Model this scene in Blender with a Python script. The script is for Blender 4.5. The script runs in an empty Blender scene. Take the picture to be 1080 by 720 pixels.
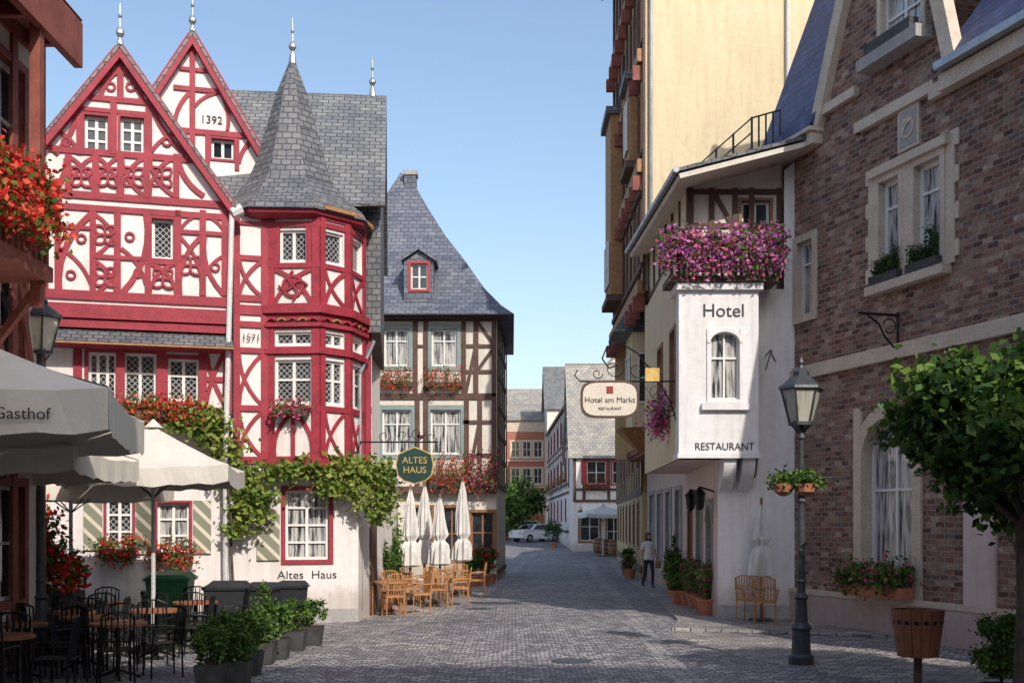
import bpy, bmesh, math, random
import numpy as np
from mathutils import Vector, Matrix
random.seed(7); rng=np.random.default_rng(7)
# ---------- survey constants: focal length (px), eye height (m), horizon row ----------
F=1200.0; H=2.1; CX=540.0; YH=550.0
def gx(px,d): return (px-CX)*d/F
def gz(py,d): return H+(YH-py)*d/F
scene=bpy.context.scene
COL=scene.collection

# ================= materials =================
def newmat(name):
    m=bpy.data.materials.new(name); m.use_nodes=True
    nt=m.node_tree; b=nt.nodes['Principled BSDF']
    return m,nt,b
def N(nt,t,**kw):
    n=nt.nodes.new(t)
    for k,v in kw.items(): setattr(n,k,v)
    return n
def rgba(c): return (c[0],c[1],c[2],1)
def coord(nt,kind='Object'):
    return N(nt,'ShaderNodeTexCoord').outputs[kind]
def noise(nt,vec,scale,detail=4,rough=.6):
    n=N(nt,'ShaderNodeTexNoise'); n.inputs['Scale'].default_value=scale; n.inputs['Detail'].default_value=detail
    n.inputs['Roughness'].default_value=rough
    if vec is not None: nt.links.new(vec,n.inputs['Vector'])
    return n.outputs['Fac']
def ramp(nt,fac,stops):
    r=N(nt,'ShaderNodeValToRGB'); nt.links.new(fac,r.inputs['Fac'])
    els=r.color_ramp.elements
    while len(els)<len(stops): els.new(.5)
    for e,(p,c) in zip(els,stops): e.position=p; e.color=rgba(c)
    return r.outputs['Color']
def mix(nt,fac,a,b,mode='MIX'):
    m=N(nt,'ShaderNodeMix',data_type='RGBA',blend_type=mode)
    for s,v in ((0,fac),(6,a),(7,b)):
        if isinstance(v,(int,float)): m.inputs[s].default_value=v
        elif isinstance(v,tuple): m.inputs[s].default_value=rgba(v)
        else: nt.links.new(v,m.inputs[s])
    return m.outputs[2]
def bump(nt,b,h,strength=.4,dist=.02):
    bp=N(nt,'ShaderNodeBump'); bp.inputs['Strength'].default_value=strength; bp.inputs['Distance'].default_value=dist
    nt.links.new(h,bp.inputs['Height']); nt.links.new(bp.outputs['Normal'],b.inputs['Normal'])
def varied(name,c1,c2,scale=2.0,rough=.8,bmp=.2,metal=0,fine=25,grime=.25):
    m,nt,b=newmat(name); v=coord(nt)
    n1=noise(nt,v,scale,6); n2=noise(nt,v,fine,4)
    c=ramp(nt,n1,[(.3,c1),(.7,c2)])
    g=ramp(nt,n2,[(.3,(1-grime,)*3),(.6,(1,1,1))])
    c=mix(nt,1.0,c,g,'MULTIPLY')
    nt.links.new(c,b.inputs['Base Color']); b.inputs['Roughness'].default_value=rough
    b.inputs['Metallic'].default_value=metal
    if bmp: bump(nt,b,n2,bmp,.01)
    return m
def plaster(name,c,dirt=.82):
    m,nt,b=newmat(name); v=coord(nt)
    n1=noise(nt,v,.7,6); n2=noise(nt,v,60,3); n3=noise(nt,v,6,5)
    col=mix(nt,n1,tuple(x*dirt for x in c),c)
    mp=N(nt,'ShaderNodeMapping'); mp.inputs['Scale'].default_value=(5,5,.5); nt.links.new(v,mp.inputs['Vector'])
    st=noise(nt,mp.outputs[0],1.0,5)
    s=ramp(nt,st,[(.25,(.80,.78,.75)),(.55,(1,1,1))])
    col=mix(nt,.85,col,s,'MULTIPLY')
    g=ramp(nt,n3,[(.3,(.88,.86,.84)),(.55,(1,1,1))])
    col=mix(nt,.7,col,g,'MULTIPLY')
    # splash-back dirt near the ground
    sz=N(nt,'ShaderNodeSeparateXYZ'); nt.links.new(v,sz.inputs[0])
    zz=N(nt,'ShaderNodeMath',operation='MULTIPLY_ADD'); nt.links.new(n3,zz.inputs[0]); zz.inputs[1].default_value=-.9; nt.links.new(sz.outputs[2],zz.inputs[2])
    col=mix(nt,.75,col,ramp(nt,zz.outputs[0],[(0,(.62,.58,.54)),(.35,(1,1,1))]),'MULTIPLY')
    nt.links.new(col,b.inputs['Base Color']); b.inputs['Roughness'].default_value=.92
    bump(nt,b,n2,.3,.008)
    return m
def bricktex(nt,vec,w,h,mortar,c1,c2,cm,smooth=.1,offset=.5,bias=0.0):
    t=N(nt,'ShaderNodeTexBrick'); t.offset=offset
    nt.links.new(vec,t.inputs['Vector'])
    t.inputs['Scale'].default_value=1; t.inputs['Brick Width'].default_value=w; t.inputs['Row Height'].default_value=h
    t.inputs['Mortar Size'].default_value=mortar; t.inputs['Mortar Smooth'].default_value=smooth; t.inputs['Bias'].default_value=bias
    t.inputs['Color1'].default_value=rgba(c1); t.inputs['Color2'].default_value=rgba(c2); t.inputs['Mortar'].default_value=rgba(cm)
    return t
def warp(nt,vec,scale,amt):
    n=N(nt,'ShaderNodeTexNoise'); n.inputs['Scale'].default_value=scale; nt.links.new(vec,n.inputs['Vector'])
    s=N(nt,'ShaderNodeVectorMath',operation='SUBTRACT'); nt.links.new(n.outputs['Color'],s.inputs[0]); s.inputs[1].default_value=(.5,.5,.5)
    k=N(nt,'ShaderNodeVectorMath',operation='SCALE'); nt.links.new(s.outputs[0],k.inputs[0]); k.inputs['Scale'].default_value=amt
    a=N(nt,'ShaderNodeVectorMath',operation='ADD'); nt.links.new(vec,a.inputs[0]); nt.links.new(k.outputs[0],a.inputs[1])
    return a.outputs[0]
def slate(name,c1,c2,cm,w=.26,h=.17,rough=.6):
    m,nt,b=newmat(name); uv=coord(nt,'UV'); v=warp(nt,uv,4,.05)
    t=bricktex(nt,v,w,h,.012,c1,c2,cm)
    n1=noise(nt,uv,1.1,5); n2=noise(nt,uv,22,4)
    c=mix(nt,.8,t.outputs['Color'],ramp(nt,n1,[(.3,(.62,.66,.72)),(.7,(1.3,1.24,1.12))]),'MULTIPLY')
    c=mix(nt,.6,c,ramp(nt,n2,[(.3,(.7,.7,.7)),(.7,(1.1,1.1,1.1))]),'MULTIPLY')
    nt.links.new(c,b.inputs['Base Color']); b.inputs['Roughness'].default_value=rough
    inv=N(nt,'ShaderNodeMath',operation='SUBTRACT'); inv.inputs[0].default_value=1; nt.links.new(t.outputs['Fac'],inv.inputs[1])
    ad=N(nt,'ShaderNodeMath',operation='MULTIPLY_ADD'); nt.links.new(n2,ad.inputs[0]); ad.inputs[1].default_value=.5; nt.links.new(inv.outputs[0],ad.inputs[2])
    bump(nt,b,ad.outputs[0],.8,.018)
    return m
def glassmat(name,dark,curtain=None,lattice=0,cs=3.0):
    m,nt,b=newmat(name); uv=coord(nt,'UV')
    n=noise(nt,uv,cs,3)
    c=ramp(nt,n,[(.35,dark),(.65,tuple(min(1,x*2.2+.01) for x in dark))])
    if curtain:
        mp=N(nt,'ShaderNodeMapping'); mp.inputs['Scale'].default_value=(14,1.2,1); nt.links.new(uv,mp.inputs['Vector'])
        n2=noise(nt,mp.outputs[0],1.0,3)
        c=mix(nt,ramp(nt,n2,[(.40,(0,0,0)),(.56,(1,1,1))]),c,curtain)
    b.inputs['Roughness'].default_value=.07; b.inputs['Specular IOR Level'].default_value=.8
    if lattice:
        mp=N(nt,'ShaderNodeMapping'); mp.inputs['Rotation'].default_value=(0,0,math.radians(45)); nt.links.new(uv,mp.inputs['Vector'])
        t=bricktex(nt,mp.outputs[0],lattice,lattice,.007,(0,0,0),(0,0,0),(1,1,1),offset=0)
        c=mix(nt,t.outputs['Fac'],c,(.36,.36,.35))
        r=N(nt,'ShaderNodeMath',operation='MULTIPLY_ADD'); nt.links.new(t.outputs['Fac'],r.inputs[0]); r.inputs[1].default_value=.5; r.inputs[2].default_value=.07
        nt.links.new(r.outputs[0],b.inputs['Roughness'])
    nt.links.new(c,b.inputs['Base Color'])
    return m
def leafmat(name,c,tr=.3):
    m,nt,b=newmat(name); v=coord(nt)
    n=noise(nt,v,9,2)
    col=mix(nt,n,tuple(x*.6 for x in c),tuple(x*1.35 for x in c))
    nt.links.new(col,b.inputs['Base Color']); b.inputs['Roughness'].default_value=.55; b.inputs['Specular IOR Level'].default_value=.25
    t=N(nt,'ShaderNodeBsdfTranslucent'); nt.links.new(col,t.inputs['Color'])
    mx=N(nt,'ShaderNodeMixShader'); mx.inputs[0].default_value=tr
    nt.links.new(b.outputs[0],mx.inputs[1]); nt.links.new(t.outputs[0],mx.inputs[2])
    nt.links.new(mx.outputs[0],nt.nodes['Material Output'].inputs['Surface'])
    return m
M={}
M['plaster_walls']=plaster('plaster_white',(.82,.77,.755),.87)
M['plaster_hotel']=plaster('plaster_hotel',(.82,.81,.82),.92)
M['plaster_yellow']=plaster('plaster_yellow',(.72,.61,.41),.92)
M['plaster_ochre']=plaster('plaster_ochre',(.66,.47,.24))
M['plaster_pink']=plaster('plaster_pink',(.72,.58,.54))
M['plaster_cream']=plaster('plaster_cream',(.76,.71,.63))
M['timber_red']=varied('timber_red',(.26,.020,.036),(.40,.034,.058),3,.65,.25,grime=.35)
M['timber_brown']=varied('timber_brown',(.075,.040,.032),(.135,.078,.062),3,.75,.3)
M['timber_redbrown']=varied('timber_redbrown',(.20,.05,.035),(.32,.10,.07),3,.7,.3)
M['carved_ochre']=varied('carved_ochre',(.30,.14,.06),(.46,.25,.10),9,.7,.3)
M['slate_roof']=slate('slate_grey',(.14,.15,.165),(.23,.235,.245),(.05,.052,.06))
M['slate_roof_small']=slate('slate_fish',(.115,.122,.14),(.185,.19,.205),(.042,.044,.052),.2,.14)
M['slate_blue']=slate('slate_blue',(.025,.042,.13),(.05,.08,.20),(.010,.015,.055),.28,.2,.55)
M['slate_light']=slate('slate_light',(.27,.26,.24),(.39,.37,.34),(.12,.12,.11),.3,.22)
M['window_frame']=varied('frame_white',(.74,.73,.71),(.8,.79,.77),4,.5,0,grime=.1)
M['frame_green']=varied('frame_greygreen',(.20,.26,.25),(.28,.34,.32),4,.6,.1)
M['frame_red']=varied('frame_red',(.35,.03,.03),(.42,.05,.05),4,.6,.1)
M['frame_wood']=varied('frame_wood',(.22,.10,.05),(.32,.16,.08),6,.6,.2)
M['glass']=glassmat('window_glass',(.012,.016,.02))
M['glass_curtain']=glassmat('window_glass_curtain',(.02,.024,.03),(.5,.49,.47))
M['glass_lead']=glassmat('leaded_glass',(.015,.018,.022),None,.085)
M['stone_trim']=varied('stone_trim',(.56,.46,.36),(.70,.60,.49),2.5,.85,.3,grime=.28)
M['stone_grey']=varied('stone_grey',(.32,.31,.30),(.44,.42,.40),2,.85,.3)
M['iron_work']=varied('wrought_iron',(.012,.013,.015),(.03,.03,.032),8,.45,.1,.6)
M['lamp_metal']=varied('lamp_metal',(.05,.06,.066),(.09,.10,.108),8,.5,.15,.4)
M['zinc']=varied('zinc',(.32,.33,.35),(.5,.51,.53),3,.4,.05,.7)
M['white_pipe']=varied('white_pipe',(.6,.6,.6),(.72,.72,.72),3,.4,.05)
M['gold']=varied('gilding',(.55,.36,.10),(.75,.53,.18),6,.45,.1,.3)
M['dark_paint']=varied('lettering',(.02,.02,.022),(.04,.035,.035),6,.6,0)
M['red_paint']=varied('lettering_red',(.25,.03,.03),(.3,.04,.04),6,.6,0)
M['canvas']=varied('canvas_cream',(.74,.68,.57),(.82,.77,.67),1.5,.9,.25,fine=90,grime=.1)
M['canvas_grey']=varied('canvas_grey',(.56,.53,.48),(.68,.65,.59),1.5,.9,.25,fine=90,grime=.12)
M['canvas_white']=varied('canvas_white',(.60,.59,.57),(.74,.73,.71),3,.9,.25,fine=90,grime=.15)
M['terracotta']=varied('terracotta',(.42,.15,.08),(.55,.23,.13),5,.85,.2)
M['soil']=varied('soil',(.03,.02,.015),(.06,.04,.03),12,.95,.5)
M['wicker']=varied('wicker',(.36,.16,.06),(.52,.26,.10),14,.6,.5,fine=80)
M['wood_planter']=varied('wood_planter',(.22,.07,.03),(.34,.13,.06),7,.6,.3)
M['stone_planter']=varied('planter_dark',(.04,.04,.042),(.085,.085,.088),6,.8,.3)
M['bin_grey']=varied('bin_grey',(.014,.016,.022),(.024,.027,.034),3,.8,.1)
M['bin_green']=varied('bin_green',(.025,.15,.06),(.035,.20,.085),3,.6,.1)
M['rubber']=varied('rubber',(.015,.015,.015),(.03,.03,.03),3,.8,.1)
M['lamp_glass']=glassmat('lamp_glass',(.25,.24,.2),(.5,.48,.4))
M['sign_green']=varied('sign_green',(.006,.035,.028),(.012,.055,.042),4,.5,.1)
M['sign_cream']=varied('sign_cream',(.66,.6,.5),(.74,.68,.58),4,.6,.1)
M['bark']=varied('bark',(.06,.045,.035),(.14,.105,.08),5,.9,.8,fine=30)
M['skin']=varied('skin',(.55,.32,.23),(.62,.37,.27),8,.55,0,grime=.05)
M['hair']=varied('hair',(.05,.03,.02),(.09,.055,.035),20,.7,.3)
M['cloth_white']=varied('cloth_white',(.80,.79,.77),(.88,.87,.85),9,.9,.2,grime=.08)
M['cloth_dark']=varied('cloth_dark',(.03,.03,.045),(.05,.05,.07),9,.9,.2)
M['car_paint']=varied('car_paint_white',(.72,.73,.75),(.76,.77,.79),2,.25,0,grime=.03)
# leaves
M['leafA']=leafmat('leaf_mid',(.075,.155,.028)); M['leafB']=leafmat('leaf_dark',(.03,.075,.018)); M['leafC']=leafmat('leaf_light',(.15,.25,.045))
M['leafV']=leafmat('vine_light',(.30,.35,.08)); M['leafW']=leafmat('vine_mid',(.17,.24,.05))
M['leafX']=leafmat('bush_blue',(.045,.095,.035))
M['petal_red']=leafmat('petal_red',(.75,.035,.035)); M['petal_pink']=leafmat('petal_pink',(.74,.13,.26)); M['petal_violet']=leafmat('petal_violet',(.60,.20,.52))
M['petal_coral']=leafmat('petal_coral',(.82,.13,.08))
# brick
def brickmat():
    m,nt,b=newmat('brick_wall'); uv=coord(nt,'UV'); v=warp(nt,uv,7,.055)
    t=bricktex(nt,v,.235,.10,.011,(.0,.0,.0),(1,1,1),(.5,.5,.5),.3)
    c=ramp(nt,t.outputs['Color'],[(0,(.12,.065,.055)),(.2,(.26,.125,.09)),(.4,(.38,.20,.135)),(.58,(.22,.16,.145)),(.78,(.42,.27,.20)),(1,(.54,.41,.33))])
    n1=noise(nt,uv,1.0,5); n2=noise(nt,uv,16,6,.7); n3=noise(nt,uv,3.5,3)
    c=mix(nt,.8,c,ramp(nt,n1,[(.3,(.68,.65,.67)),(.7,(1.2,1.16,1.12))]),'MULTIPLY')
    c=mix(nt,.7,c,ramp(nt,n3,[(.3,(.72,.70,.72)),(.7,(1.22,1.18,1.15))]),'MULTIPLY')
    c=mix(nt,.95,c,ramp(nt,n2,[(.3,(.48,.48,.5)),(.7,(1.45,1.4,1.36))]),'MULTIPLY')
    c=mix(nt,t.outputs['Fac'],c,(.36,.31,.27))
    nt.links.new(c,b.inputs['Base Color']); b.inputs['Roughness'].default_value=.9
    inv=N(nt,'ShaderNodeMath',operation='SUBTRACT'); inv.inputs[0].default_value=1; nt.links.new(t.outputs['Fac'],inv.inputs[1])
    ad=N(nt,'ShaderNodeMath',operation='MULTIPLY_ADD'); nt.links.new(n2,ad.inputs[0]); ad.inputs[1].default_value=1.4; nt.links.new(inv.outputs[0],ad.inputs[2])
    bump(nt,b,ad.outputs[0],1.0,.045)
    return m
M['brick_walls']=brickmat()
def cobble(name,c1,c2,cm,w=.13,h=.115,arc=.34):
    m,nt,b=newmat(name); uv=coord(nt,'UV')
    sx=N(nt,'ShaderNodeSeparateXYZ'); nt.links.new(uv,sx.inputs[0])
    a=N(nt,'ShaderNodeMath',operation='MULTIPLY'); nt.links.new(sx.outputs[0],a.inputs[0]); a.inputs[1].default_value=math.pi/1.5
    s=N(nt,'ShaderNodeMath',operation='SINE'); nt.links.new(a.outputs[0],s.inputs[0])
    ab=N(nt,'ShaderNodeMath',operation='ABSOLUTE'); nt.links.new(s.outputs[0],ab.inputs[0])
    y=N(nt,'ShaderNodeMath',operation='MULTIPLY_ADD'); nt.links.new(ab.outputs[0],y.inputs[0]); y.inputs[1].default_value=arc; nt.links.new(sx.outputs[1],y.inputs[2])
    cb=N(nt,'ShaderNodeCombineXYZ'); nt.links.new(sx.outputs[0],cb.inputs[0]); nt.links.new(y.outputs[0],cb.inputs[1])
    v=warp(nt,cb.outputs[0],3,.12)
    t=bricktex(nt,v,w,h,.016,(0,0,0),(1,1,1),(.5,.5,.5),.6)
    c=ramp(nt,t.outputs['Color'],[(0,c1),(.5,tuple((x+y_)/2 for x,y_ in zip(c1,c2))),(.85,c2),(1,tuple(x*1.25 for x in c2))])
    n1=noise(nt,uv,.35,6); n2=noise(nt,uv,25,3); n3=noise(nt,uv,1.6,4)
    c=mix(nt,.9,c,ramp(nt,n1,[(.3,(.60,.60,.65)),(.7,(1.25,1.22,1.16))]),'MULTIPLY')
    c=mix(nt,.8,c,ramp(nt,n3,[(.3,(.72,.72,.74)),(.7,(1.18,1.17,1.15))]),'MULTIPLY')
    c=mix(nt,.6,c,ramp(nt,n2,[(.3,(.7,.7,.7)),(.7,(1.2,1.2,1.2))]),'MULTIPLY')
    c=mix(nt,t.outputs['Fac'],c,cm)
    nt.links.new(c,b.inputs['Base Color']); b.inputs['Roughness'].default_value=.62
    inv=N(nt,'ShaderNodeMath',operation='SUBTRACT'); inv.inputs[0].default_value=1; nt.links.new(t.outputs['Fac'],inv.inputs[1])
    ad=N(nt,'ShaderNodeMath',operation='MULTIPLY_ADD'); nt.links.new(n2,ad.inputs[0]); ad.inputs[1].default_value=.35; nt.links.new(inv.outputs[0],ad.inputs[2])
    ad2=N(nt,'ShaderNodeMath',operation='MULTIPLY_ADD'); nt.links.new(t.outputs['Color'],ad2.inputs[0]); ad2.inputs[1].default_value=.35; nt.links.new(ad.outputs[0],ad2.inputs[2])
    bump(nt,b,ad2.outputs[0],1.0,.045)
    return m
M['cobbles']=cobble('cobblestones',(.17,.165,.185),(.43,.42,.43),(.06,.056,.056),.15,.13)
M['paving']=cobble('paving_setts',(.28,.26,.25),(.46,.43,.40),(.12,.11,.10),.22,.16,.0)
M['gutter']=cobble('gutter_setts',(.26,.25,.26),(.42,.41,.40),(.09,.09,.09),.3,.16,.0)
def stripemat():
    m,nt,b=newmat('shutter_stripes'); uv=coord(nt,'UV')
    sx=N(nt,'ShaderNodeSeparateXYZ'); nt.links.new(uv,sx.inputs[0])
    a=N(nt,'ShaderNodeMath',operation='ADD'); nt.links.new(sx.outputs[0],a.inputs[0]); nt.links.new(sx.outputs[1],a.inputs[1])
    s=N(nt,'ShaderNodeMath',operation='PINGPONG'); nt.links.new(a.outputs[0],s.inputs[0]); s.inputs[1].default_value=.16
    g=N(nt,'ShaderNodeMath',operation='GREATER_THAN'); nt.links.new(s.outputs[0],g.inputs[0]); g.inputs[1].default_value=.11
    nt.links.new(mix(nt,g.outputs[0],(.22,.22,.16),(.62,.57,.46)),b.inputs['Base Color']); b.inputs['Roughness'].default_value=.7
    return m
M['stripes']=stripemat()
PART={'glass':'window_glass','glass_curtain':'window_glass_curtained','glass_lead':'leaded_windows','stripes':'shutters'}

# ================= builder =================
class B:
    def __init__(s,name):
        s.name=name; s.d={}; s.extra=[]
    def add(s,mat,vs,fs):
        V,Fc=s.d.setdefault(mat,([],[])); o=len(V)
        V.extend([tuple(v) for v in vs]); Fc.extend([tuple(i+o for i in f) for f in fs])
    def quad(s,mat,*p): s.add(mat,p,[tuple(range(len(p)))])
    def box(s,mat,x0,x1,y0,y1,z0,z1):
        s.add(mat,[(x0,y0,z0),(x1,y0,z0),(x1,y1,z0),(x0,y1,z0),(x0,y0,z1),(x1,y0,z1),(x1,y1,z1),(x0,y1,z1)],
          [(0,3,2,1),(4,5,6,7),(0,1,5,4),(1,2,6,5),(2,3,7,6),(3,0,4,7)])
    def frust(s,mat,c,r0,r1,z0,z1,n=4,rot=math.pi/4):
        vs=[]
        for r,z in ((r0,z0),(r1,z1)):
            for i in range(n):
                a=rot+2*math.pi*i/n; vs.append((c[0]+r*math.cos(a),c[1]+r*math.sin(a),z))
        s.add(mat,vs,[tuple(range(n))[::-1],tuple(range(n,2*n))]+[(i,(i+1)%n,n+(i+1)%n,n+i) for i in range(n)])
    def tube(s,mat,p,q,r,n=6,r2=None):
        p=Vector(p); q=Vector(q); d=(q-p)
        if d.length<1e-6: return
        d.normalize(); a=d.orthogonal().normalized(); b=d.cross(a); r2=r if r2 is None else r2
        vs=[]
        for c,rr in ((p,r),(q,r2)):
            for i in range(n):
                t=2*math.pi*i/n; vs.append(c+(a*math.cos(t)+b*math.sin(t))*rr)
        s.add(mat,vs,[(i,(i+1)%n,n+(i+1)%n,n+i) for i in range(n)]+[tuple(range(n))[::-1],tuple(range(n,2*n))])
    def path(s,mat,pts,r,n=6):
        for a,b in zip(pts,pts[1:]): s.tube(mat,a,b,r,n)
    def lathe(s,mat,c,prof,n=12,rot=0,mod=None):
        vs=[];fs=[]
        for j,(r,z) in enumerate(prof):
            for i in range(n):
                a=rot+2*math.pi*i/n; rr=r*(mod(i,j) if mod else 1)
                vs.append((c[0]+rr*math.cos(a),c[1]+rr*math.sin(a),c[2]+z))
        for j in range(len(prof)-1):
            for i in range(n):
                fs.append((j*n+i,j*n+(i+1)%n,(j+1)*n+(i+1)%n,(j+1)*n+i))
        fs.append(tuple(range(n))[::-1]); k=(len(prof)-1)*n; fs.append(tuple(range(k,k+n)))
        s.add(mat,vs,fs)
    def mesh(s,mat):
        V,Fc=s.d[mat]; me=bpy.data.meshes.new(s.name+'_'+PART.get(mat,mat))
        me.from_pydata(V,[],Fc); me.update()
        me.materials.append(M[mat])
        uvl=me.uv_layers.new(name='UVMap')
        buf=np.zeros(len(me.loops)*2)
        vs=me.vertices; lo=me.loops
        Z=Vector((0,0,1))
        for p in me.polygons:
            n=p.normal
            if abs(n.z)>.985:
                t=Vector((1,0,0)); b=Vector((0,1,0))
            else:
                t=Z.cross(n).normalized(); b=n.cross(t)
            for li in p.loop_indices:
                c=vs[lo[li].vertex_index].co
                buf[2*li]=c.dot(t); buf[2*li+1]=c.dot(b)
        uvl.data.foreach_set('uv',buf)
        return me
    def done(s,single=False,smooth=False):
        e=bpy.data.objects.new(s.name,None); COL.objects.link(e); e.empty_display_size=.5
        s.obj=e
        for mat in s.d:
            me=s.mesh(mat)
            if smooth: 
                for p in me.polygons: p.use_smooth=True
            o=bpy.data.objects.new(PART.get(mat,mat),me); COL.objects.link(o); o.parent=e
        for o in s.extra: o.parent=e
        return e
def joined(b,name=None,smooth=False):
    """one mesh object with several material slots"""
    vs=[];fs=[];mi=[];mats=[]
    for k,mat in enumerate(b.d):
        V,Fc=b.d[mat]; o=len(vs); vs+=V; fs+=[tuple(i+o for i in f) for f in Fc]; mi+=[k]*len(Fc); mats.append(M[mat])
    me=bpy.data.meshes.new(b.name); me.from_pydata(vs,[],fs); me.update()
    for m in mats: me.materials.append(m)
    me.polygons.foreach_set('material_index',mi)
    if smooth: me.polygons.foreach_set('use_smooth',[True]*len(fs))
    return me
def place(me,name,x,y,z=0,rot=0,s=1):
    o=bpy.data.objects.new(name,me); COL.objects.link(o); o.location=(x,y,z); o.rotation_euler=(0,0,rot); o.scale=(s,s,s); return o

class W:
    def __init__(s,A,Bp):
        s.A=Vector(A); s.B=Vector(Bp); s.L=(s.B-s.A).length; s.d=(s.B-s.A).normalized(); s.n=Vector((s.d.y,-s.d.x))
    def P(s,u,z,o=0):
        q=s.A+s.d*u+s.n*o; return Vector((q.x,q.y,z))
    def px(s,px,py,o=0):
        r=Vector(((px-CX)/F,1)); t=((s.A+s.n*o).dot(s.n))/(r.dot(s.n))
        return ((r*t-s.A).dot(s.d), H+(YH-py)*t/F)
    def off(s,o): return W(s.A+s.n*o,s.B+s.n*o)
JC=[0]
def jit():
    JC[0]+=1; return (JC[0]%11)*.0013
def wbox(b,w,mat,u0,u1,z0,z1,o0,o1):
    P=w.P
    vs=[P(u0,z0,o0),P(u1,z0,o0),P(u1,z1,o0),P(u0,z1,o0),P(u0,z0,o1),P(u1,z0,o1),P(u1,z1,o1),P(u0,z1,o1)]
    b.add(mat,vs,[(0,3,2,1),(4,5,6,7),(0,1,5,4),(1,2,6,5),(2,3,7,6),(3,0,4,7)])
def strip(b,w,mat,pts,wd,o=.035,back=-.005):
    o=o+jit(); n=len(pts); vs=[]
    for i,(u,z) in enumerate(pts):
        a=pts[max(0,i-1)]; c=pts[min(n-1,i+1)]
        t=Vector((c[0]-a[0],c[1]-a[1])).normalized(); q=Vector((-t.y,t.x))*wd/2
        for oo in (o,back):
            vs.append(w.P(u+q.x,z+q.y,oo)); vs.append(w.P(u-q.x,z-q.y,oo))
    fs=[]
    for i in range(n-1):
        k=4*i; m=k+4
        fs+=[(k,k+1,m+1,m),(k,m,m+2,k+2),(k+1,k+3,m+3,m+1)]
    fs+=[(0,2,3,1),(4*n-4,4*n-3,4*n-1,4*n-2)]
    b.add(mat,vs,fs)
def beam(b,w,mat,p,q,wd=.13,o=.035): strip(b,w,mat,[p,q],wd*random.uniform(.93,1.07),o)
def arc(b,w,mat,p,q,bulge,wd=.11,o=.03,n=6):
    p=Vector(p);q=Vector(q);t=(q-p); pr=Vector((-t.y,t.x))*bulge
    strip(b,w,mat,[tuple(p+t*(i/n)+pr*4*(i/n)*(1-i/n)) for i in range(n+1)],wd,o)
def ring(b,w,mat,c,r,wd=.06,o=.04,n=14):
    strip(b,w,mat,[(c[0]+r*math.cos(2*math.pi*i/n),c[1]+r*math.sin(2*math.pi*i/n)) for i in range(n+1)],wd,o)
def xorn(b,w,mat,u0,u1,z0,z1,wd=.08,rg=True,o=.03):
    arc(b,w,mat,(u0,z0),(u1,z1),.1,wd,o); arc(b,w,mat,(u0,z1),(u1,z0),.1,wd,o)
    if rg: ring(b,w,mat,((u0+u1)/2,(z0+z1)/2),min(u1-u0,z1-z0)*.3,wd*.7,o+.015)
def facade(b,w,outline,mat,wins=(),o=0):
    bm=bmesh.new(); bm.faces.new([bm.verts.new((u,0,z)) for u,z in outline])
    for q in wins:
        for co,no in (((q['u0'],0,0),(1,0,0)),((q['u1'],0,0),(1,0,0)),((0,0,q['z0']),(0,0,1)),((0,0,q['z1']),(0,0,1))):
            bmesh.ops.bisect_plane(bm,geom=bm.verts[:]+bm.edges[:]+bm.faces[:],dist=1e-5,plane_co=co,plane_no=no)
    for f in list(bm.faces):
        c=f.calc_center_median()
        if any(q['u0']<c.x<q['u1'] and q['z0']<c.z<q['z1'] for q in wins): bm.faces.remove(f)
    bm.verts.index_update()
    vs=[w.P(v.co.x,v.co.z,o) for v in bm.verts]
    b.add(mat,vs,[tuple(v.index for v in f.verts) for f in bm.faces]); bm.free()
    for q in wins: window(b,w,q,o,mat)
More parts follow.
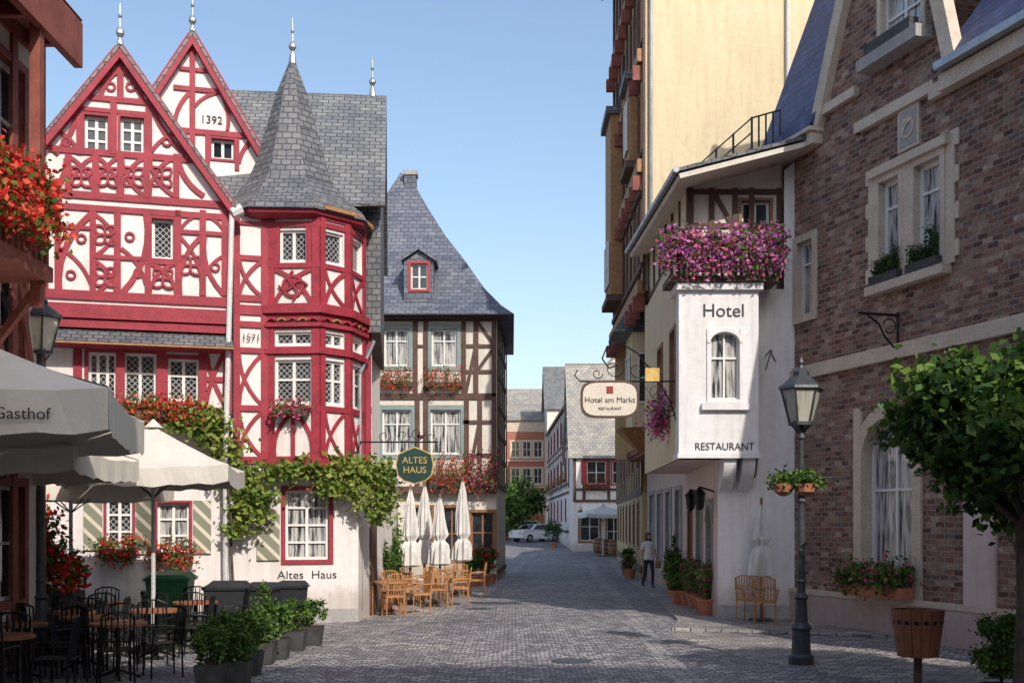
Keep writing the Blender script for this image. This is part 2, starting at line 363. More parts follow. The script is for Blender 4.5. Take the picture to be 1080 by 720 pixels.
def window(b,w,q,o,wallmat):
    u0,u1,z0,z1=q['u0'],q['u1'],q['z0'],q['z1']; r=q.get('rev',.14); P=w.P
    fm=q.get('frame','window_frame'); g=q.get('glass','glass'); fw=q.get('fw',.055); tm=q.get('trim'); tw=q.get('tw',.1)
    rm=tm or wallmat
    for a,c in (((u0,z0),(u1,z0)),((u1,z0),(u1,z1)),((u1,z1),(u0,z1)),((u0,z1),(u0,z0))):
        b.quad(rm,P(a[0],a[1],o),P(c[0],c[1],o),P(c[0],c[1],o-r),P(a[0],a[1],o-r))
    b.quad(g,P(u0,z0,o-r),P(u1,z0,o-r),P(u1,z1,o-r),P(u0,z1,o-r))
    f0,f1=o-r+.003,o-r+.05
    wbox(b,w,fm,u0+.001,u0+fw,z0+.001,z1-.001,f0,f1); wbox(b,w,fm,u1-fw,u1-.001,z0+.001,z1-.001,f0,f1)
    wbox(b,w,fm,u0+fw,u1-fw,z0+.001,z0+fw,f0,f1-.002); wbox(b,w,fm,u0+fw,u1-fw,z1-fw,z1-.001,f0,f1-.002)
    c=q.get('cols',2); rr=q.get('rows',2)
    for i in range(1,c):
        uu=u0+(u1-u0)*i/c; mw=q.get('mw',.03); wbox(b,w,fm,uu-mw,uu+mw,z0+fw,z1-fw,f0,f1-.004)
    for i in range(1,rr):
        zz=z0+(z1-z0)*i/rr if not q.get('trans') else z0+(z1-z0)*q['trans']
        wbox(b,w,fm,u0+fw,u1-fw,zz-.022,zz+.022,f0,f1-.008)
    if tm:
        t=q.get('tproud',.03)
        wbox(b,w,tm,u0-tw,u0,z0-tw,z1+tw,o-.01,o+t); wbox(b,w,tm,u1,u1+tw,z0-tw,z1+tw,o-.01,o+t)
        if not q.get('arch'): wbox(b,w,tm,u0,u1,z1,z1+tw,o-.01,o+t+.002)
        wbox(b,w,tm,u0,u1,z0-tw,z0,o-.01,o+t+.002)
    if q.get('sill'): wbox(b,w,q['sill'],u0-.1,u1+.1,z0-.09-(tw if tm else 0),z0-.002-(tw if tm else 0),o-.01,o+.12)
    if q.get('arch'):
        ah=q['arch']; n=12; cu=(u0+u1)/2; hw=(u1-u0)/2
        pts=[(cu-hw*math.cos(math.pi*i/n),z1-ah+ah*math.sin(math.pi*i/n)) for i in range(n+1)]
        for i in range(n):
            a,c2=pts[i],pts[i+1]
            b.quad(wallmat,P(a[0],a[1],o),P(c2[0],c2[1],o),P(c2[0],z1,o),P(a[0],z1,o))
            b.quad(rm,P(a[0],a[1],o),P(c2[0],c2[1],o),P(c2[0],c2[1],o-r),P(a[0],a[1],o-r))
        if tm:
            strip(b,w,tm,[(cu-(hw+tw/2)*math.cos(math.pi*i/n),z1-ah+(ah+tw/2)*math.sin(math.pi*i/n)) for i in range(n+1)],tw,o+.04)
def wp(w,x0,y0,x1,y1,o=0,**k):
    ym=(y0+y1)/2; xm=(x0+x1)/2
    d=dict(u0=w.px(x0,ym,o)[0],u1=w.px(x1,ym,o)[0],z1=w.px(xm,y0,o)[1],z0=w.px(xm,y1,o)[1]); d.update(k); return d
def rail(b,w,mat,x0,x1,y,wd=.13,o=0,pr=.035):
    z=w.px((x0+x1)/2,y,o)[1]; beam(b,w,mat,(w.px(x0,y,o)[0],z),(w.px(x1,y,o)[0],z),wd,o+pr)
def post(b,w,mat,x,y0,y1,wd=.13,o=0,pr=.035):
    u,za=w.px(x,y0,o); zb=w.px(x,y1,o)[1]; beam(b,w,mat,(u,za),(u,zb),wd,o+pr)
def brace(b,w,mat,x0,y0,x1,y1,bulge=0,wd=.11,o=0,pr=.03):
    arc(b,w,mat,w.px(x0,y0,o),w.px(x1,y1,o),bulge,wd,o+pr)
def prismroof(b,mat,pts,th=.12,edge=None):
    """sloped slab from coplanar pts"""
    P=[Vector(p) for p in pts]; n=(P[1]-P[0]).cross(P[2]-P[0]).normalized()
    if n.z<0: n=-n
    lo=[p-n*th for p in P]; k=len(P)
    b.add(mat,P,[tuple(range(k))])
    e=edge or mat
    b.add(e,P+lo,[tuple(range(k,2*k))[::-1]]+[(i,(i+1)%k,k+(i+1)%k,k+i) for i in range(k)])
def textobj(b,w,s,u,z,size,mat,o=.01,ext=.004,align='CENTER',xs=1.0):
    c=bpy.data.curves.new('lettering','FONT'); c.body=s; c.size=size; c.extrude=ext; c.align_x=align; c.align_y='CENTER'
    t=bpy.data.objects.new('lettering',c); COL.objects.link(t)
    bpy.context.view_layer.update()
    me=bpy.data.meshes.new_from_object(t.evaluated_get(bpy.context.evaluated_depsgraph_get()))
    bpy.data.objects.remove(t)
    ob=bpy.data.objects.new('lettering',me); COL.objects.link(ob); me.materials.clear(); me.materials.append(M[mat])
    p=w.P(u,z,o); X=Vector((w.d.x,w.d.y,0))*xs; Y=Vector((0,0,1)); Zn=Vector((w.n.x,w.n.y,0))
    m=Matrix.Identity(4)
    for i in range(3): m[i][0]=X[i]; m[i][1]=Y[i]; m[i][2]=Zn[i]; m[i][3]=p[i]
    ob.matrix_world=m; b.extra.append(ob); return ob
def leaves(name,blobs,n,size,mats,clumps=14,spread=.28,parent=None,shell=True,weights=None):
    blobs=np.array(blobs,float); vol=(blobs[:,3]*blobs[:,4]*blobs[:,5])**(2/3); vol/=vol.sum()
    Cs=[];S=[];T=[]
    for bl,v in zip(blobs,vol):
        k=max(2,int(clumps*len(blobs)*v)); d=rng.normal(size=(k,3)); d/=np.linalg.norm(d,axis=1)[:,None]
        r=rng.random(k)**(.33 if shell else .6); Cs.append(bl[:3]+d*r[:,None]*bl[3:6]*.85); S.append(np.repeat(bl[None,3:6],k,0))
    Cs=np.concatenate(Cs);S=np.concatenate(S); K=len(Cs)
    tone=rng.integers(0,len(mats),K)
    idx=rng.integers(0,K,n)
    P=Cs[idx]+rng.normal(size=(n,3))*S[idx]*spread
    nrm=rng.normal(size=(n,3))+np.array([0,0,.6]); nrm/=np.linalg.norm(nrm,axis=1)[:,None]
    t=np.cross(nrm,rng.normal(size=(n,3))); t/=np.linalg.norm(t,axis=1)[:,None]; bb=np.cross(nrm,t)
    s=(size*(.6+.8*rng.random(n)))[:,None]
    q=np.stack([P-t*s*.5,P+bb*s*.33+nrm*s*.1,P+t*s*.5,P-bb*s*.33+nrm*s*.1],1).reshape(-1,3)
    me=bpy.data.meshes.new(name); me.vertices.add(4*n); me.vertices.foreach_set('co',q.ravel())
    me.loops.add(4*n); me.loops.foreach_set('vertex_index',np.arange(4*n)); me.polygons.add(n)
    me.polygons.foreach_set('loop_start',np.arange(n)*4)
    for m in mats: me.materials.append(M[m])
    rnd=rng.random(n)
    if weights is not None: mi=rng.choice(len(mats),n,p=np.array(weights)/sum(weights))
    else: mi=np.where(rnd<.6,tone[idx],rng.integers(0,len(mats),n))
    me.polygons.foreach_set('material_index',mi.astype(np.int32)); me.update(); me.validate()
    o=bpy.data.objects.new(name,me); COL.objects.link(o)
    if parent: o.parent=parent
    return o
RED='timber_red'; BRN='timber_brown'

# ================= ground =================
def gh(y):
    t=min(1,max(0,(y-62)/60)); return 1.0*t*t*(3-2*t)
def ground():
    b=B('ground'); ys=[-60,-20,0,20,40,60]+[62+4*i for i in range(1,17)]+[150,200,300,500,900]
    xs=[-400,-60,-20,0,20,60,400]
    vs=[(x,y,gh(y)) for y in ys for x in xs]; n=len(xs)
    b.add('cobbles',vs,[(j*n+i,j*n+i+1,(j+1)*n+i+1,(j+1)*n+i) for j in range(len(ys)-1) for i in range(n-1)])
    b.done()
    # paving sheets
    b=B('pavement')
    def sheet(mat,pts,z): b.add(mat,[(x,y,z) for x,y in pts],[tuple(range(len(pts)))])
    sheet('paving',[(3.05,22.4),(5.0,20),(8.2,15),(12,10),(12,8),(9,8),(7.0,10),(3.6,17.5),(2.9,21)][::-1],.004)
    b.add('paving',[(3.1,22,.06),(3.5,24,.06),(3.9,31,.06),(4.2,45,.06),(5.2,60,.06),(7,60,.06),(7,20.5,.06)],[(0,6,5,4,3,2,1)])
    b.add('gutter',[(3.1,22,.0),(3.5,24,.0),(3.9,31,.0),(4.2,45,.0),(5.2,60,.0),(3.1,22,.06),(3.5,24,.06),(3.9,31,.06),(4.2,45,.06),(5.2,60,.06),(7,20.5,0),(7,20.5,.06)],[(i,i+1,i+6,i+5) for i in range(4)]+[(0,5,11,10)])
    # gutter strips
    def ribbon(pts,w,z,mat):
        vs=[]
        for i,p in enumerate(pts):
            a=Vector(pts[max(0,i-1)]); c=Vector(pts[min(len(pts)-1,i+1)]); t=(c-a).normalized(); q=Vector((-t.y,t.x))*w/2
            vs+= [(p[0]+q.x,p[1]+q.y,z),(p[0]-q.x,p[1]-q.y,z)]
        b.add(mat,vs,[(2*i,2*i+1,2*i+3,2*i+2) for i in range(len(pts)-1)])
    ribbon([(2.2,8),(2.3,14),(2.4,19),(2.7,25),(3.0,33),(3.3,45),(4.2,62)],.35,.005,'gutter')
    ribbon([(-4.5,10),(-3.6,16),(-2.6,21),(-1.8,25),(-.9,32),(-.2,42),(.6,60)],.35,.005,'gutter')
    sheet('paving',[(-3.9,24.3),(-2.0,25.2),(-1.2,31),(-.6,40.3),(-7,40.3),(-7,26)],.0045)
    b.done()
    for x,y in ((.9,17.2),(-.8,27.5)):
        b=B('manhole_cover'); b.lathe('lamp_metal',(x,y,.0),[(.3,.002),(.3,.008),(.27,.012),(.25,.009),(.05,.010)],20); b.done()
ground()

# ================= red half-timbered house =================
def zt(y): return 2.1+(550-y)/50.6
def red_house():
    b=B('red_half_timbered_house')
    R=W((-9.76,22.18),(-3.24,24.0)); 
    pl='plaster_walls'
    gw=[wp(R,112,525,140,578,cols=2,rows=3,glass='glass_lead',trim=RED,tw=.05),wp(R,166,530,200,582,cols=2,rows=3,glass='glass_curtain',trim=RED,tw=.05),
        wp(R,301,517,347,590,cols=2,rows=4,glass='glass_curtain',trim=RED,tw=.09,fw=.06)]
    zj=R.px(150,442)[1]; zjt=zt(492)
    u247=R.px(247,400)[0]
    facade(b,R,[(0,-.1),(R.L,-.1),(R.L,zjt),(u247,zjt),(u247,zj),(0,zj)],pl,gw)
    wbox(b,R,'stone_grey',0,R.L,-.1,.28,-.02,.04)
    for g in (0,1):
        q=gw[g]; wd=.36
        for s,e in ((q['u0']-.06-wd,q['u0']-.07),(q['u1']+.07,q['u1']+.06+wd)): wbox(b,R,'stripes',s,e,q['z0']-.03,q['z1']+.05,.01,.05)
    q=gw[2]; wbox(b,R,'stripes',q['u0']-.58,q['u0']-.12,q['z0'],q['z1']-.5,.01,.05)
    # right side wall of the ground floor, going back
    R2=W((-3.24,24.0),(-3.0,30)); facade(b,R2,[(0,-.1),(R2.L,-.1),(R2.L,zjt),(0,zjt)],pl)
    wbox(b,R2,'timber_brown',1.4,2.3,0,2.2,.0,.03)
    textobj(b,R,'Altes  Haus',R.px(324,606)[0],R.px(324,606)[1],.24,'dark_paint',.008,xs=1.1)
    # first floor (slightly jettied)
    o=.14
    wf=[wp(R,93,371,123,425,o,cols=3,rows=2,glass='glass_lead',trim=RED,tw=.07,trans=.6),
        wp(R,130,372,165,425,o,cols=2,rows=2,glass='glass_lead',trim=RED,tw=.07,trans=.6),
        wp(R,177,378,210,423,o,cols=2,rows=2,glass='glass_lead',trim=RED,tw=.07,trans=.6)]
    zb=zj; u0=0; u1=R.px(243,400,o)[0]; zc=R.px(150,338,o)[1]
    facade(b,R,[(u0,zb),(u1,zb),(u1,zc),(u0,zc)],pl,wf,o)
    wbox(b,R,RED,u0,u1,zb-.12,zb+.06,0,o+.05)
    for x in (82,127,170,214,240): post(b,R,RED,x,362,436,.17,o)
    rail(b,R,RED,60,242,364,.14,o); rail(b,R,RED,60,242,432,.16,o)
    for a,c in ((216,238),(168,176)): rail(b,R,RED,a,c,400,.1,o)
    brace(b,R,RED,217,428,238,370,.05,.09,o); brace(b,R,RED,217,370,238,428,-.05,.09,o)
    # upper gable wall further jettied
    o=.30
    ga=R.px(127,57,o); ge=R.px(242,217,o); ul=2*ga[0]-ge[0]
    zc2=R.px(150,332,o)[1]
    wg=[wp(R,89,122,114,160,o,cols=2,rows=3,trim=RED,tw=.05,glass='glass'),wp(R,127,124,152,161,o,cols=2,rows=3,trim=RED,tw=.05),
        wp(R,160,231,183,273,o,cols=1,rows=1,trim=RED,tw=.05,glass='glass_lead')]
    facade(b,R,[(ul,zc2),(ge[0],zc2),(ge[0],ge[1]),(ga[0],ga[1]),(ul,ge[1])],pl,wg,o)
    wbox(b,R,RED,ul,ge[0],zc2-.12,zc2+.16,0,o+.07); wbox(b,R,RED,ul,ge[0],zc2+.24,zc2+.36,0,o+.05)
    wbox(b,R,RED,ul,ge[0],zc2-.30,zc2-.14,0,o+.02)
    P=R.P; za=zc2-.30
    b.quad('slate_roof_small',P(ul,za,o-.1),P(u1,za,o-.1),P(u1+.05,za-.32,o+.35),P(ul,za-.32,o+.35))
    b.quad(RED,P(ul,za-.33,o+.34),P(u1+.05,za-.33,o+.34),P(u1+.05,za-.40,o-.1),P(ul,za-.40,o-.1))
    wbox(b,R,'carved_ochre',ul,u1+.05,za-.36,za-.325,o+.33,o+.36)
    def pb(x,y0,y1,wd=.13): post(b,R,RED,x,y0,y1,wd,o)
    def rl(x0,x1,y,wd=.13): rail(b,R,RED,x0,x1,y,wd,o)
    def br(x0,y0,x1,y1,bu=0,wd=.10): brace(b,R,RED,x0,y0,x1,y1,bu,wd,o)
    rl(88,166,106,.11); rl(52,203,163,.13); rl(20,240,209,.15); rl(20,241,222,.12)
    rl(20,241,312,.12)
    pb(127,60,106); br(106,106,126,74,.12); br(150,106,128,74,-.12)
    for x in (84,120,157): pb(x,106,163,.12)
    rl(84,157,118,.08)
    br(58,163,83,112,-.08); br(64,140,83,160,.08,.07); br(196,163,160,112,.08); br(186,140,160,160,-.08,.07)
    for x in (72,101,127,155,186): pb(x,163,209,.12)
    for x0,x1 in ((74,99),(103,125),(129,153),(158,184)):
        br(x0,207,x1,166,.14,.075); br(x0,166,x1,207,-.14 if x0>120 else .14,.075)
    br(52,207,70,168,-.1); br(215,207,188,168,.12); 
    for x in (48,61,98,124,156,188,214,237): pb(x,222,312,.12)
    rl(98,156,272,.08); rl(188,237,246,.09); rl(61,98,240,.07)
    br(63,310,96,226,.12,.11); br(64,262,96,300,.10,.07)
    br(100,226,122,270,.16,.07); br(122,226,100,270,.16,.07)
    br(100,310,122,275,-.14,.07); br(100,275,122,310,.14,.07)
    br(128,310,154,226,-.12,.11); br(128,262,154,300,.10,.07)
    br(158,310,186,278,.16,.07); br(158,278,186,310,.16,.07); rl(156,188,277,.09)
    br(190,310,212,250,.12,.09); br(190,250,212,310,.12,.07)
    br(235,310,216,250,.12,.09); br(217,290,236,270,.1,.06)
    br(190,243,212,226,.1,.06); br(214,226,236,243,.1,.06)
    br(30,310,46,226,.08); 
    def fret(x,y,r=.13,wd=.045):
        c=R.px(x,y,o)
        for k in range(4):
            a=math.pi/4+k*math.pi/2; e=(c[0]+r*1.9*math.cos(a),c[1]+r*1.9*math.sin(a))
            arc(b,R,RED,c,e,.35,wd,o+.04); arc(b,R,RED,c,e,-.35,wd,o+.05)
    for x,y in ((111,292),(172,294),(201,280),(111,248),(86,187),(114,187),(141,187),(171,187)): fret(x,y)
    for x,y in ((75,290),(86,252),(137,250),(146,288),(227,282),(70,150),(176,150),(117,92),(138,92)):
        c=R.px(x,y,o); ring(b,R,RED,c,.08,.045,o+.035,8)
    # gable roof slabs
    back=5.5
    ov=.22
    dz=(ga[1]-ge[1]); du=(ge[0]-ga[0])
    ext=.12
    def rp(u,z,oo): return R.P(u,z,oo)
    for sgn in (1,-1):
        eu=ga[0]+sgn*du*(1+ext*.6); ez=ge[1]-dz*ext*.6
        prismroof(b,'slate_roof',[rp(ga[0],ga[1]+.14,o+ov),rp(eu,ez+.12,o+ov),rp(eu,ez+.12,-back),rp(ga[0],ga[1]+.14,-back)],.05)
        strip(b,R,RED,[(ga[0],ga[1]+.03),(ga[0]+sgn*du*.5,ga[1]-dz*.5+.0),(eu,ez)],.20,o+ov-.02,o+.005)
    def finial(p,h=.75):
        b.lathe('zinc',p,[(.09,-.15),(.06,.05),(.03,.12),(.085,.2),(.085,.26),(.025,.34),(.02,.5),(.045,.55),(.02,.6),(.006,h)],8)
    finial(rp(ga[0],ga[1]+.15,o+.1),.8)
    # second gable (1392)
    R3=R.off(-1.9)
    a=R3.px(203,42); e=R3.px(273,160); du2=e[0]-a[0]; dz2=a[1]-e[1]
    wg=[wp(R3,223,147,247,168,cols=2,rows=1,trim=RED,tw=.05,glass='glass')]
    facade(b,R3,[(a[0]-du2,e[1]-1),(e[0],e[1]-1),(e[0],e[1]),(a[0],a[1]),(a[0]-du2,e[1])],pl,wg)
    for sgn in (1,-1):
        eu=a[0]+sgn*du2*1.08; ez=e[1]-dz2*.08
        prismroof(b,'slate_roof',[R3.P(a[0],a[1]+.14,.2),R3.P(eu,ez+.12,.2),R3.P(eu,ez+.12,-4),R3.P(a[0],a[1]+.14,-4)],.05)
        strip(b,R3,RED,[(a[0],a[1]+.03),(eu,ez)],.2,.18,.005)
    finial(R3.P(a[0],a[1]+.15,.1),.8)
    rail(b,R3,RED,183,236,95,.1); rail(b,R3,RED,170,262,140,.12); post(b,R3,RED,203,45,178,.12); rail(b,R3,RED,190,218,74,.08)
    post(b,R3,RED,219,140,180,.1); post(b,R3,RED,250,140,180,.1); brace(b,R3,RED,184,138,200,98,.1,.09); brace(b,R3,RED,205,113,232,98,.1,.07); brace(b,R3,RED,240,138,232,98,-.1,.08)
    brace(b,R3,RED,252,172,270,145,.1,.09)
    textobj(b,R3,'1392',R3.px(223,127)[0],R3.px(223,127)[1],.24,'dark_paint',.02)
    # main roof, ridge along the street front
    dr=Vector((.995,.10)); nb=Vector((-.10,.995)); ER=Vector((-2.77,24.8))
    def mr(s,bk): q=ER-dr*s+nb*bk; return q
    def v3(q,z): return (q.x,q.y,z)
    z1=9.05; z2=12.72
    prismroof(b,'slate_roof',[v3(mr(0,0),z1),v3(mr(5.4,0),z1),v3(mr(5.4,3.6),z2),v3(mr(0,3.6),z2)],.12)
    prismroof(b,'slate_roof',[v3(mr(0,7.2),z1),v3(mr(5.4,7.2),z1),v3(mr(5.4,3.6),z2),v3(mr(0,3.6),z2)],.12)
    prismroof(b,'slate_roof',[v3(mr(0,0),z1),v3(mr(5.4,0),z1),v3(mr(5.2,-1.35),8.58),v3(mr(2.2,-1.1),8.62)],.06)
    finial(v3(mr(.35,3.6),z2+.1),.8)
    q0=mr(0,.5); q1=mr(1.6,.5); 
    SW=W((q1.x,q1.y),(q0.x-.1,q0.y)); facade(b,SW,[(0,6.3),(SW.L,6.3),(SW.L,9.3),(0,9.3)],'slate_roof_small')
    SS=W((q0.x-.1,q0.y),(mr(0,6.8).x-.1,mr(0,6.8).y)); facade(b,SS,[(0,6.3),(SS.L,6.3),(SS.L,9.2),(3.1,12.4),(0,9.3)],'slate_roof_small')
    b.quad(BRN,SW.P(0,6.3),SW.P(SW.L,6.3),(mr(0,6.8).x-.1,mr(0,6.8).y,6.3),(mr(1.6,6.8).x,mr(1.6,6.8).y,6.3))
    facade(b,SW.off(-.25),[(0,3),(SW.L-.2,3),(SW.L-.2,6.3),(0,6.3)],pl)
    for z in (3.1,4.6,6.1): beam(b,SW.off(-.25),RED,(0,z),(SW.L-.2,z),.14)
    beam(b,SW.off(-.25),RED,(SW.L-.28,3),(SW.L-.28,6.3),.14)
    b.box(pl,-9.3,-3.6,25.6,31,0,8.9)
    # ---- left flat panel between gable and tower
    V=[(gx(247,23.3),23.3),(gx(282,23.5),23.5),(gx(337,23.42),23.42),(gx(368,24.0),24.0),(gx(384,24.9),24.9),(gx(383,26.2),26.2)]
    T0=W(V[0],V[1]); ztop=8.55
    facade(b,T0,[(0,zt(492)),(T0.L,zt(492)),(T0.L,ztop),(0,ztop)],pl)
    L=T0.L
    for u in (.05,L-.06): beam(b,T0,RED,(u,zt(492)),(u,ztop),.13)
    for y,wd in ((228,.16),(240,.08),(276,.1),(318,.14),(330,.2),(345,.12),(372,.12),(432,.12),(486,.16)): beam(b,T0,RED,(0,zt(y)),(L,zt(y)),wd)
    for y0,y1 in ((279,315),(376,428),(436,482)): 
        arc(b,T0,RED,(.1,zt(y1)),(L-.12,zt(y0)),.1,.08); arc(b,T0,RED,(.1,zt(y0)),(L-.12,zt(y1)),-.1,.07)
    textobj(b,T0,'1571',L/2+.0,zt(359),.19,'dark_paint',.06)
    # ---- tower facets
    for i in range(1,5):
        T=W(V[i],V[i+1]); L=T.L; m=.13 if i!=1 else .16
        zg=zt(488); wins=[]
        lead=dict(glass='glass_lead',frame='window_frame',fw=.05,rev=.10)
        wins=[dict(u0=m+.02+(.08 if i==1 else 0),u1=L-m-.02-(.08 if i==1 else 0),z0=zt(279),z1=zt(246),cols=2 if i==1 else 1,rows=1,**lead),
              dict(u0=m,u1=L-m,z0=zt(366),z1=zt(352),cols=2,rows=1,**lead),
              dict(u0=m,u1=L-m,z0=zt(427),z1=zt(381),cols=2,rows=2,trans=.55,**lead)]
        facade(b,T,[(0,zg),(L,zg),(L,ztop),(0,ztop)],pl,wins)
        for u in (m/2-.005,L-m/2+.005): beam(b,T,RED,(u,zg),(u,ztop),m)
        for y,wd in ((229,.22),(240,.10),(283,.10),(325,.10),(335,.22),(346,.12),(372,.18),(432,.12),(486,.16)):
            beam(b,T,RED,(-.02,zt(y)),(L+.02,zt(y)),wd)
        wbox(b,T,RED,-.06,L+.06,zt(333),zt(325),0,.12+.002*i); wbox(b,T,RED,-.04,L+.04,zt(347),zt(343),0,.09+.002*i)
        wbox(b,T,RED,-.05,L+.05,zt(492),zt(484),0,.10+.002*i); wbox(b,T,RED,-.05,L+.05,zt(375),zt(370),0,.08+.002*i)
        if i==1:
            beam(b,T,RED,(m+.05,zt(240)),(m+.05,zt(283)),.12); beam(b,T,RED,(L-m-.05,zt(240)),(L-m-.05,zt(283)),.12)
            xorn(b,T,RED,m,L-m,zt(322),zt(287),.09); beam(b,T,RED,(L/2,zt(440)),(L/2,zt(484)),.08)
            for k in range(4):
                aa=k*math.pi/2; c=(L/2,zt(304)); arc(b,T,RED,c,(c[0]+.3*math.cos(aa),c[1]+.3*math.sin(aa)),.3,.045,.06)
            arc(b,T,RED,(m,zt(484)),(L/2,zt(436)),.15,.08); arc(b,T,RED,(L-m,zt(484)),(L/2,zt(436)),-.15,.08)
        else:
            arc(b,T,RED,(m,zt(322)),(L-m,zt(287)),.1,.08); arc(b,T,RED,(m,zt(287)),(L-m,zt(322)),-.1,.08)
            arc(b,T,RED,(m,zt(484)),(L-m,zt(436)),.1,.07); arc(b,T,RED,(m,zt(436)),(L-m,zt(484)),-.1,.07)
        # carved scallops in the red frieze
        k=5 if i==1 else 3
        for j in range(k):
            uc=L*(j+.5)/k; hw=L/k*.42; arc(b,T,'carved_ochre' if j%2 else RED,(uc-hw,zt(341)),(uc+hw,zt(341)),.28,.03,.10)
        wbox(b,T,'carved_ochre',0,L,zt(226),zt(222),0,.2)
    # tower corbel beneath, tapering back to wall
    cx=gx(318,24.6); cy=24.75
    bot=[]
    for (x,y) in V: bot.append((x+(cx-x)*.16,y+(cy-y)*.16))
    n=len(V)
    b.add(RED,[(x,y,zt(491)) for x,y in V]+[(x,y,zt(506)) for x,y in bot],[(i,i+1,n+i+1,n+i) for i in range(n-1)]+[tuple(range(n,2*n))])
    # tower roof: bell cast octagon
    C=(gx(308,24.7),24.75,0)
    prof=[(1.80,8.48),(1.68,8.66),(1.32,8.95),(1.0,9.35),(.80,9.8),(.60,10.5),(.36,11.35),(.03,12.2)]
    b.lathe('slate_roof_small',C,prof,8,math.radians(22.5+3))
    b.lathe(RED,C,[(1.5,8.33),(1.72,8.40),(1.74,8.47),(.5,8.47)],8,math.radians(25.5))
    finial((C[0],C[1],12.2),.85)
    # downpipe
    b.tube('white_pipe',R.P(u1+.02,8.3,.42),R.P(u1-.1,3.6,.42),.055,8); b.tube('white_pipe',R.P(u1-.1,3.6,.42),R.P(u1-.1,.2,.15),.055,8)
    b.tube('white_pipe',R.P(u1+.22,8.4,.42),R.P(u1+.02,8.3,.42),.12,8)
    b.tube('zinc',(gx(398,26),25.3,6.1),(gx(382,25),24.6,5.3),.05,8); b.tube('zinc',(gx(382,25),24.6,5.3),(gx(381,24.6),24.45,.2),.05,8)
    e=b.done()
    return R,e,V
R,redE,TV=red_house()

# flower boxes helper
def flowerbox(w,u0,u1,z,o=.02,petal='petal_red',h=.28,n=700,name='geranium_window_box',hang=.15):
    b=B(name); wbox(b,w,'timber_brown',u0,u1,z,z+.16,o,o+.2); e=b.done()
    k=max(2,int((u1-u0)/.25)); bl=[]
    for i in range(k):
        p=w.P(u0+(u1-u0)*(i+.5)/k,z+.16+h*.3,o+.14); bl.append((p.x,p.y,p.z,.19,.17,h*.65))
        p=w.P(u0+(u1-u0)*(i+.5)/k,z+.05,o+.26); bl.append((p.x,p.y,p.z-hang*.3,.17,.08,hang))
    leaves('flower_foliage',bl,n,.075,['leafA','leafC',petal,petal if petal!='petal_red' else 'petal_coral'],5,.5,e,weights=[.34,.22,.30,.14])
    return e
for x0,x1,y in ((92,124,440),(128,168,441),(172,214,440)):
    a=R.px(x0,y,.3)[0]; c=R.px(x1,y,.3)[0]; flowerbox(R,a,c,R.px(x0,y,.3)[1],.2,'petal_coral' if x0<170 else 'petal_red')
T1=W(TV[1],TV[2]); flowerbox(T1,.2,T1.L-.2,zt(440),.05,'petal_pink',n=350,h=.2,hang=.08)
a=R.px(160,585)[0]; c=R.px(204,585)[0]; flowerbox(R,a,c,R.px(180,592)[1],.03,'petal_red')
a=R.px(105,585)[0]; c=R.px(144,585)[0]; flowerbox(R,a,c,R.px(120,588)[1],.03,'petal_red')

# vine garland on red house
def vine():
    pts=[(185,443,.5),(205,447,.6),(222,450,.8),(237,465,.8),(240,490,.6),(252,500,.6),(262,515,.6),(280,500,.4),(300,498,.35),(320,492,.4),(340,492,.5),(360,494,.6),(378,497,.6),(396,503,.6),(405,520,.5),(255,535,.5),(275,525,.4),(350,510,.5),(392,530,.5),(250,555,.4),(400,545,.4),(372,515,.5),(268,545,.3),(408,500,.5)]
    bl=[]
    for x,y,r in pts:
        u,z=R.px(x,y,.35); p=R.P(u,z,.35); bl.append((p.x,p.y,p.z,.30,.16,r*.42))
    o=leaves('grape_vine',bl,5600,.13,['leafV','leafV','leafW','leafC'],8,.5)
    b=B('vine_stems')
    pp=[R.P(*R.px(x,y,.2),.2) for x,y in ((247,640),(243,560),(250,520),(270,505),(310,500),(350,500),(385,505))]
    b.path('bark',pp,.03); pp=[R.P(*R.px(x,y,.45),.45) for x,y in ((245,560),(238,490),(215,450),(185,440))]; b.path('bark',pp,.02)
    e=b.done(); e.parent=o
vine()

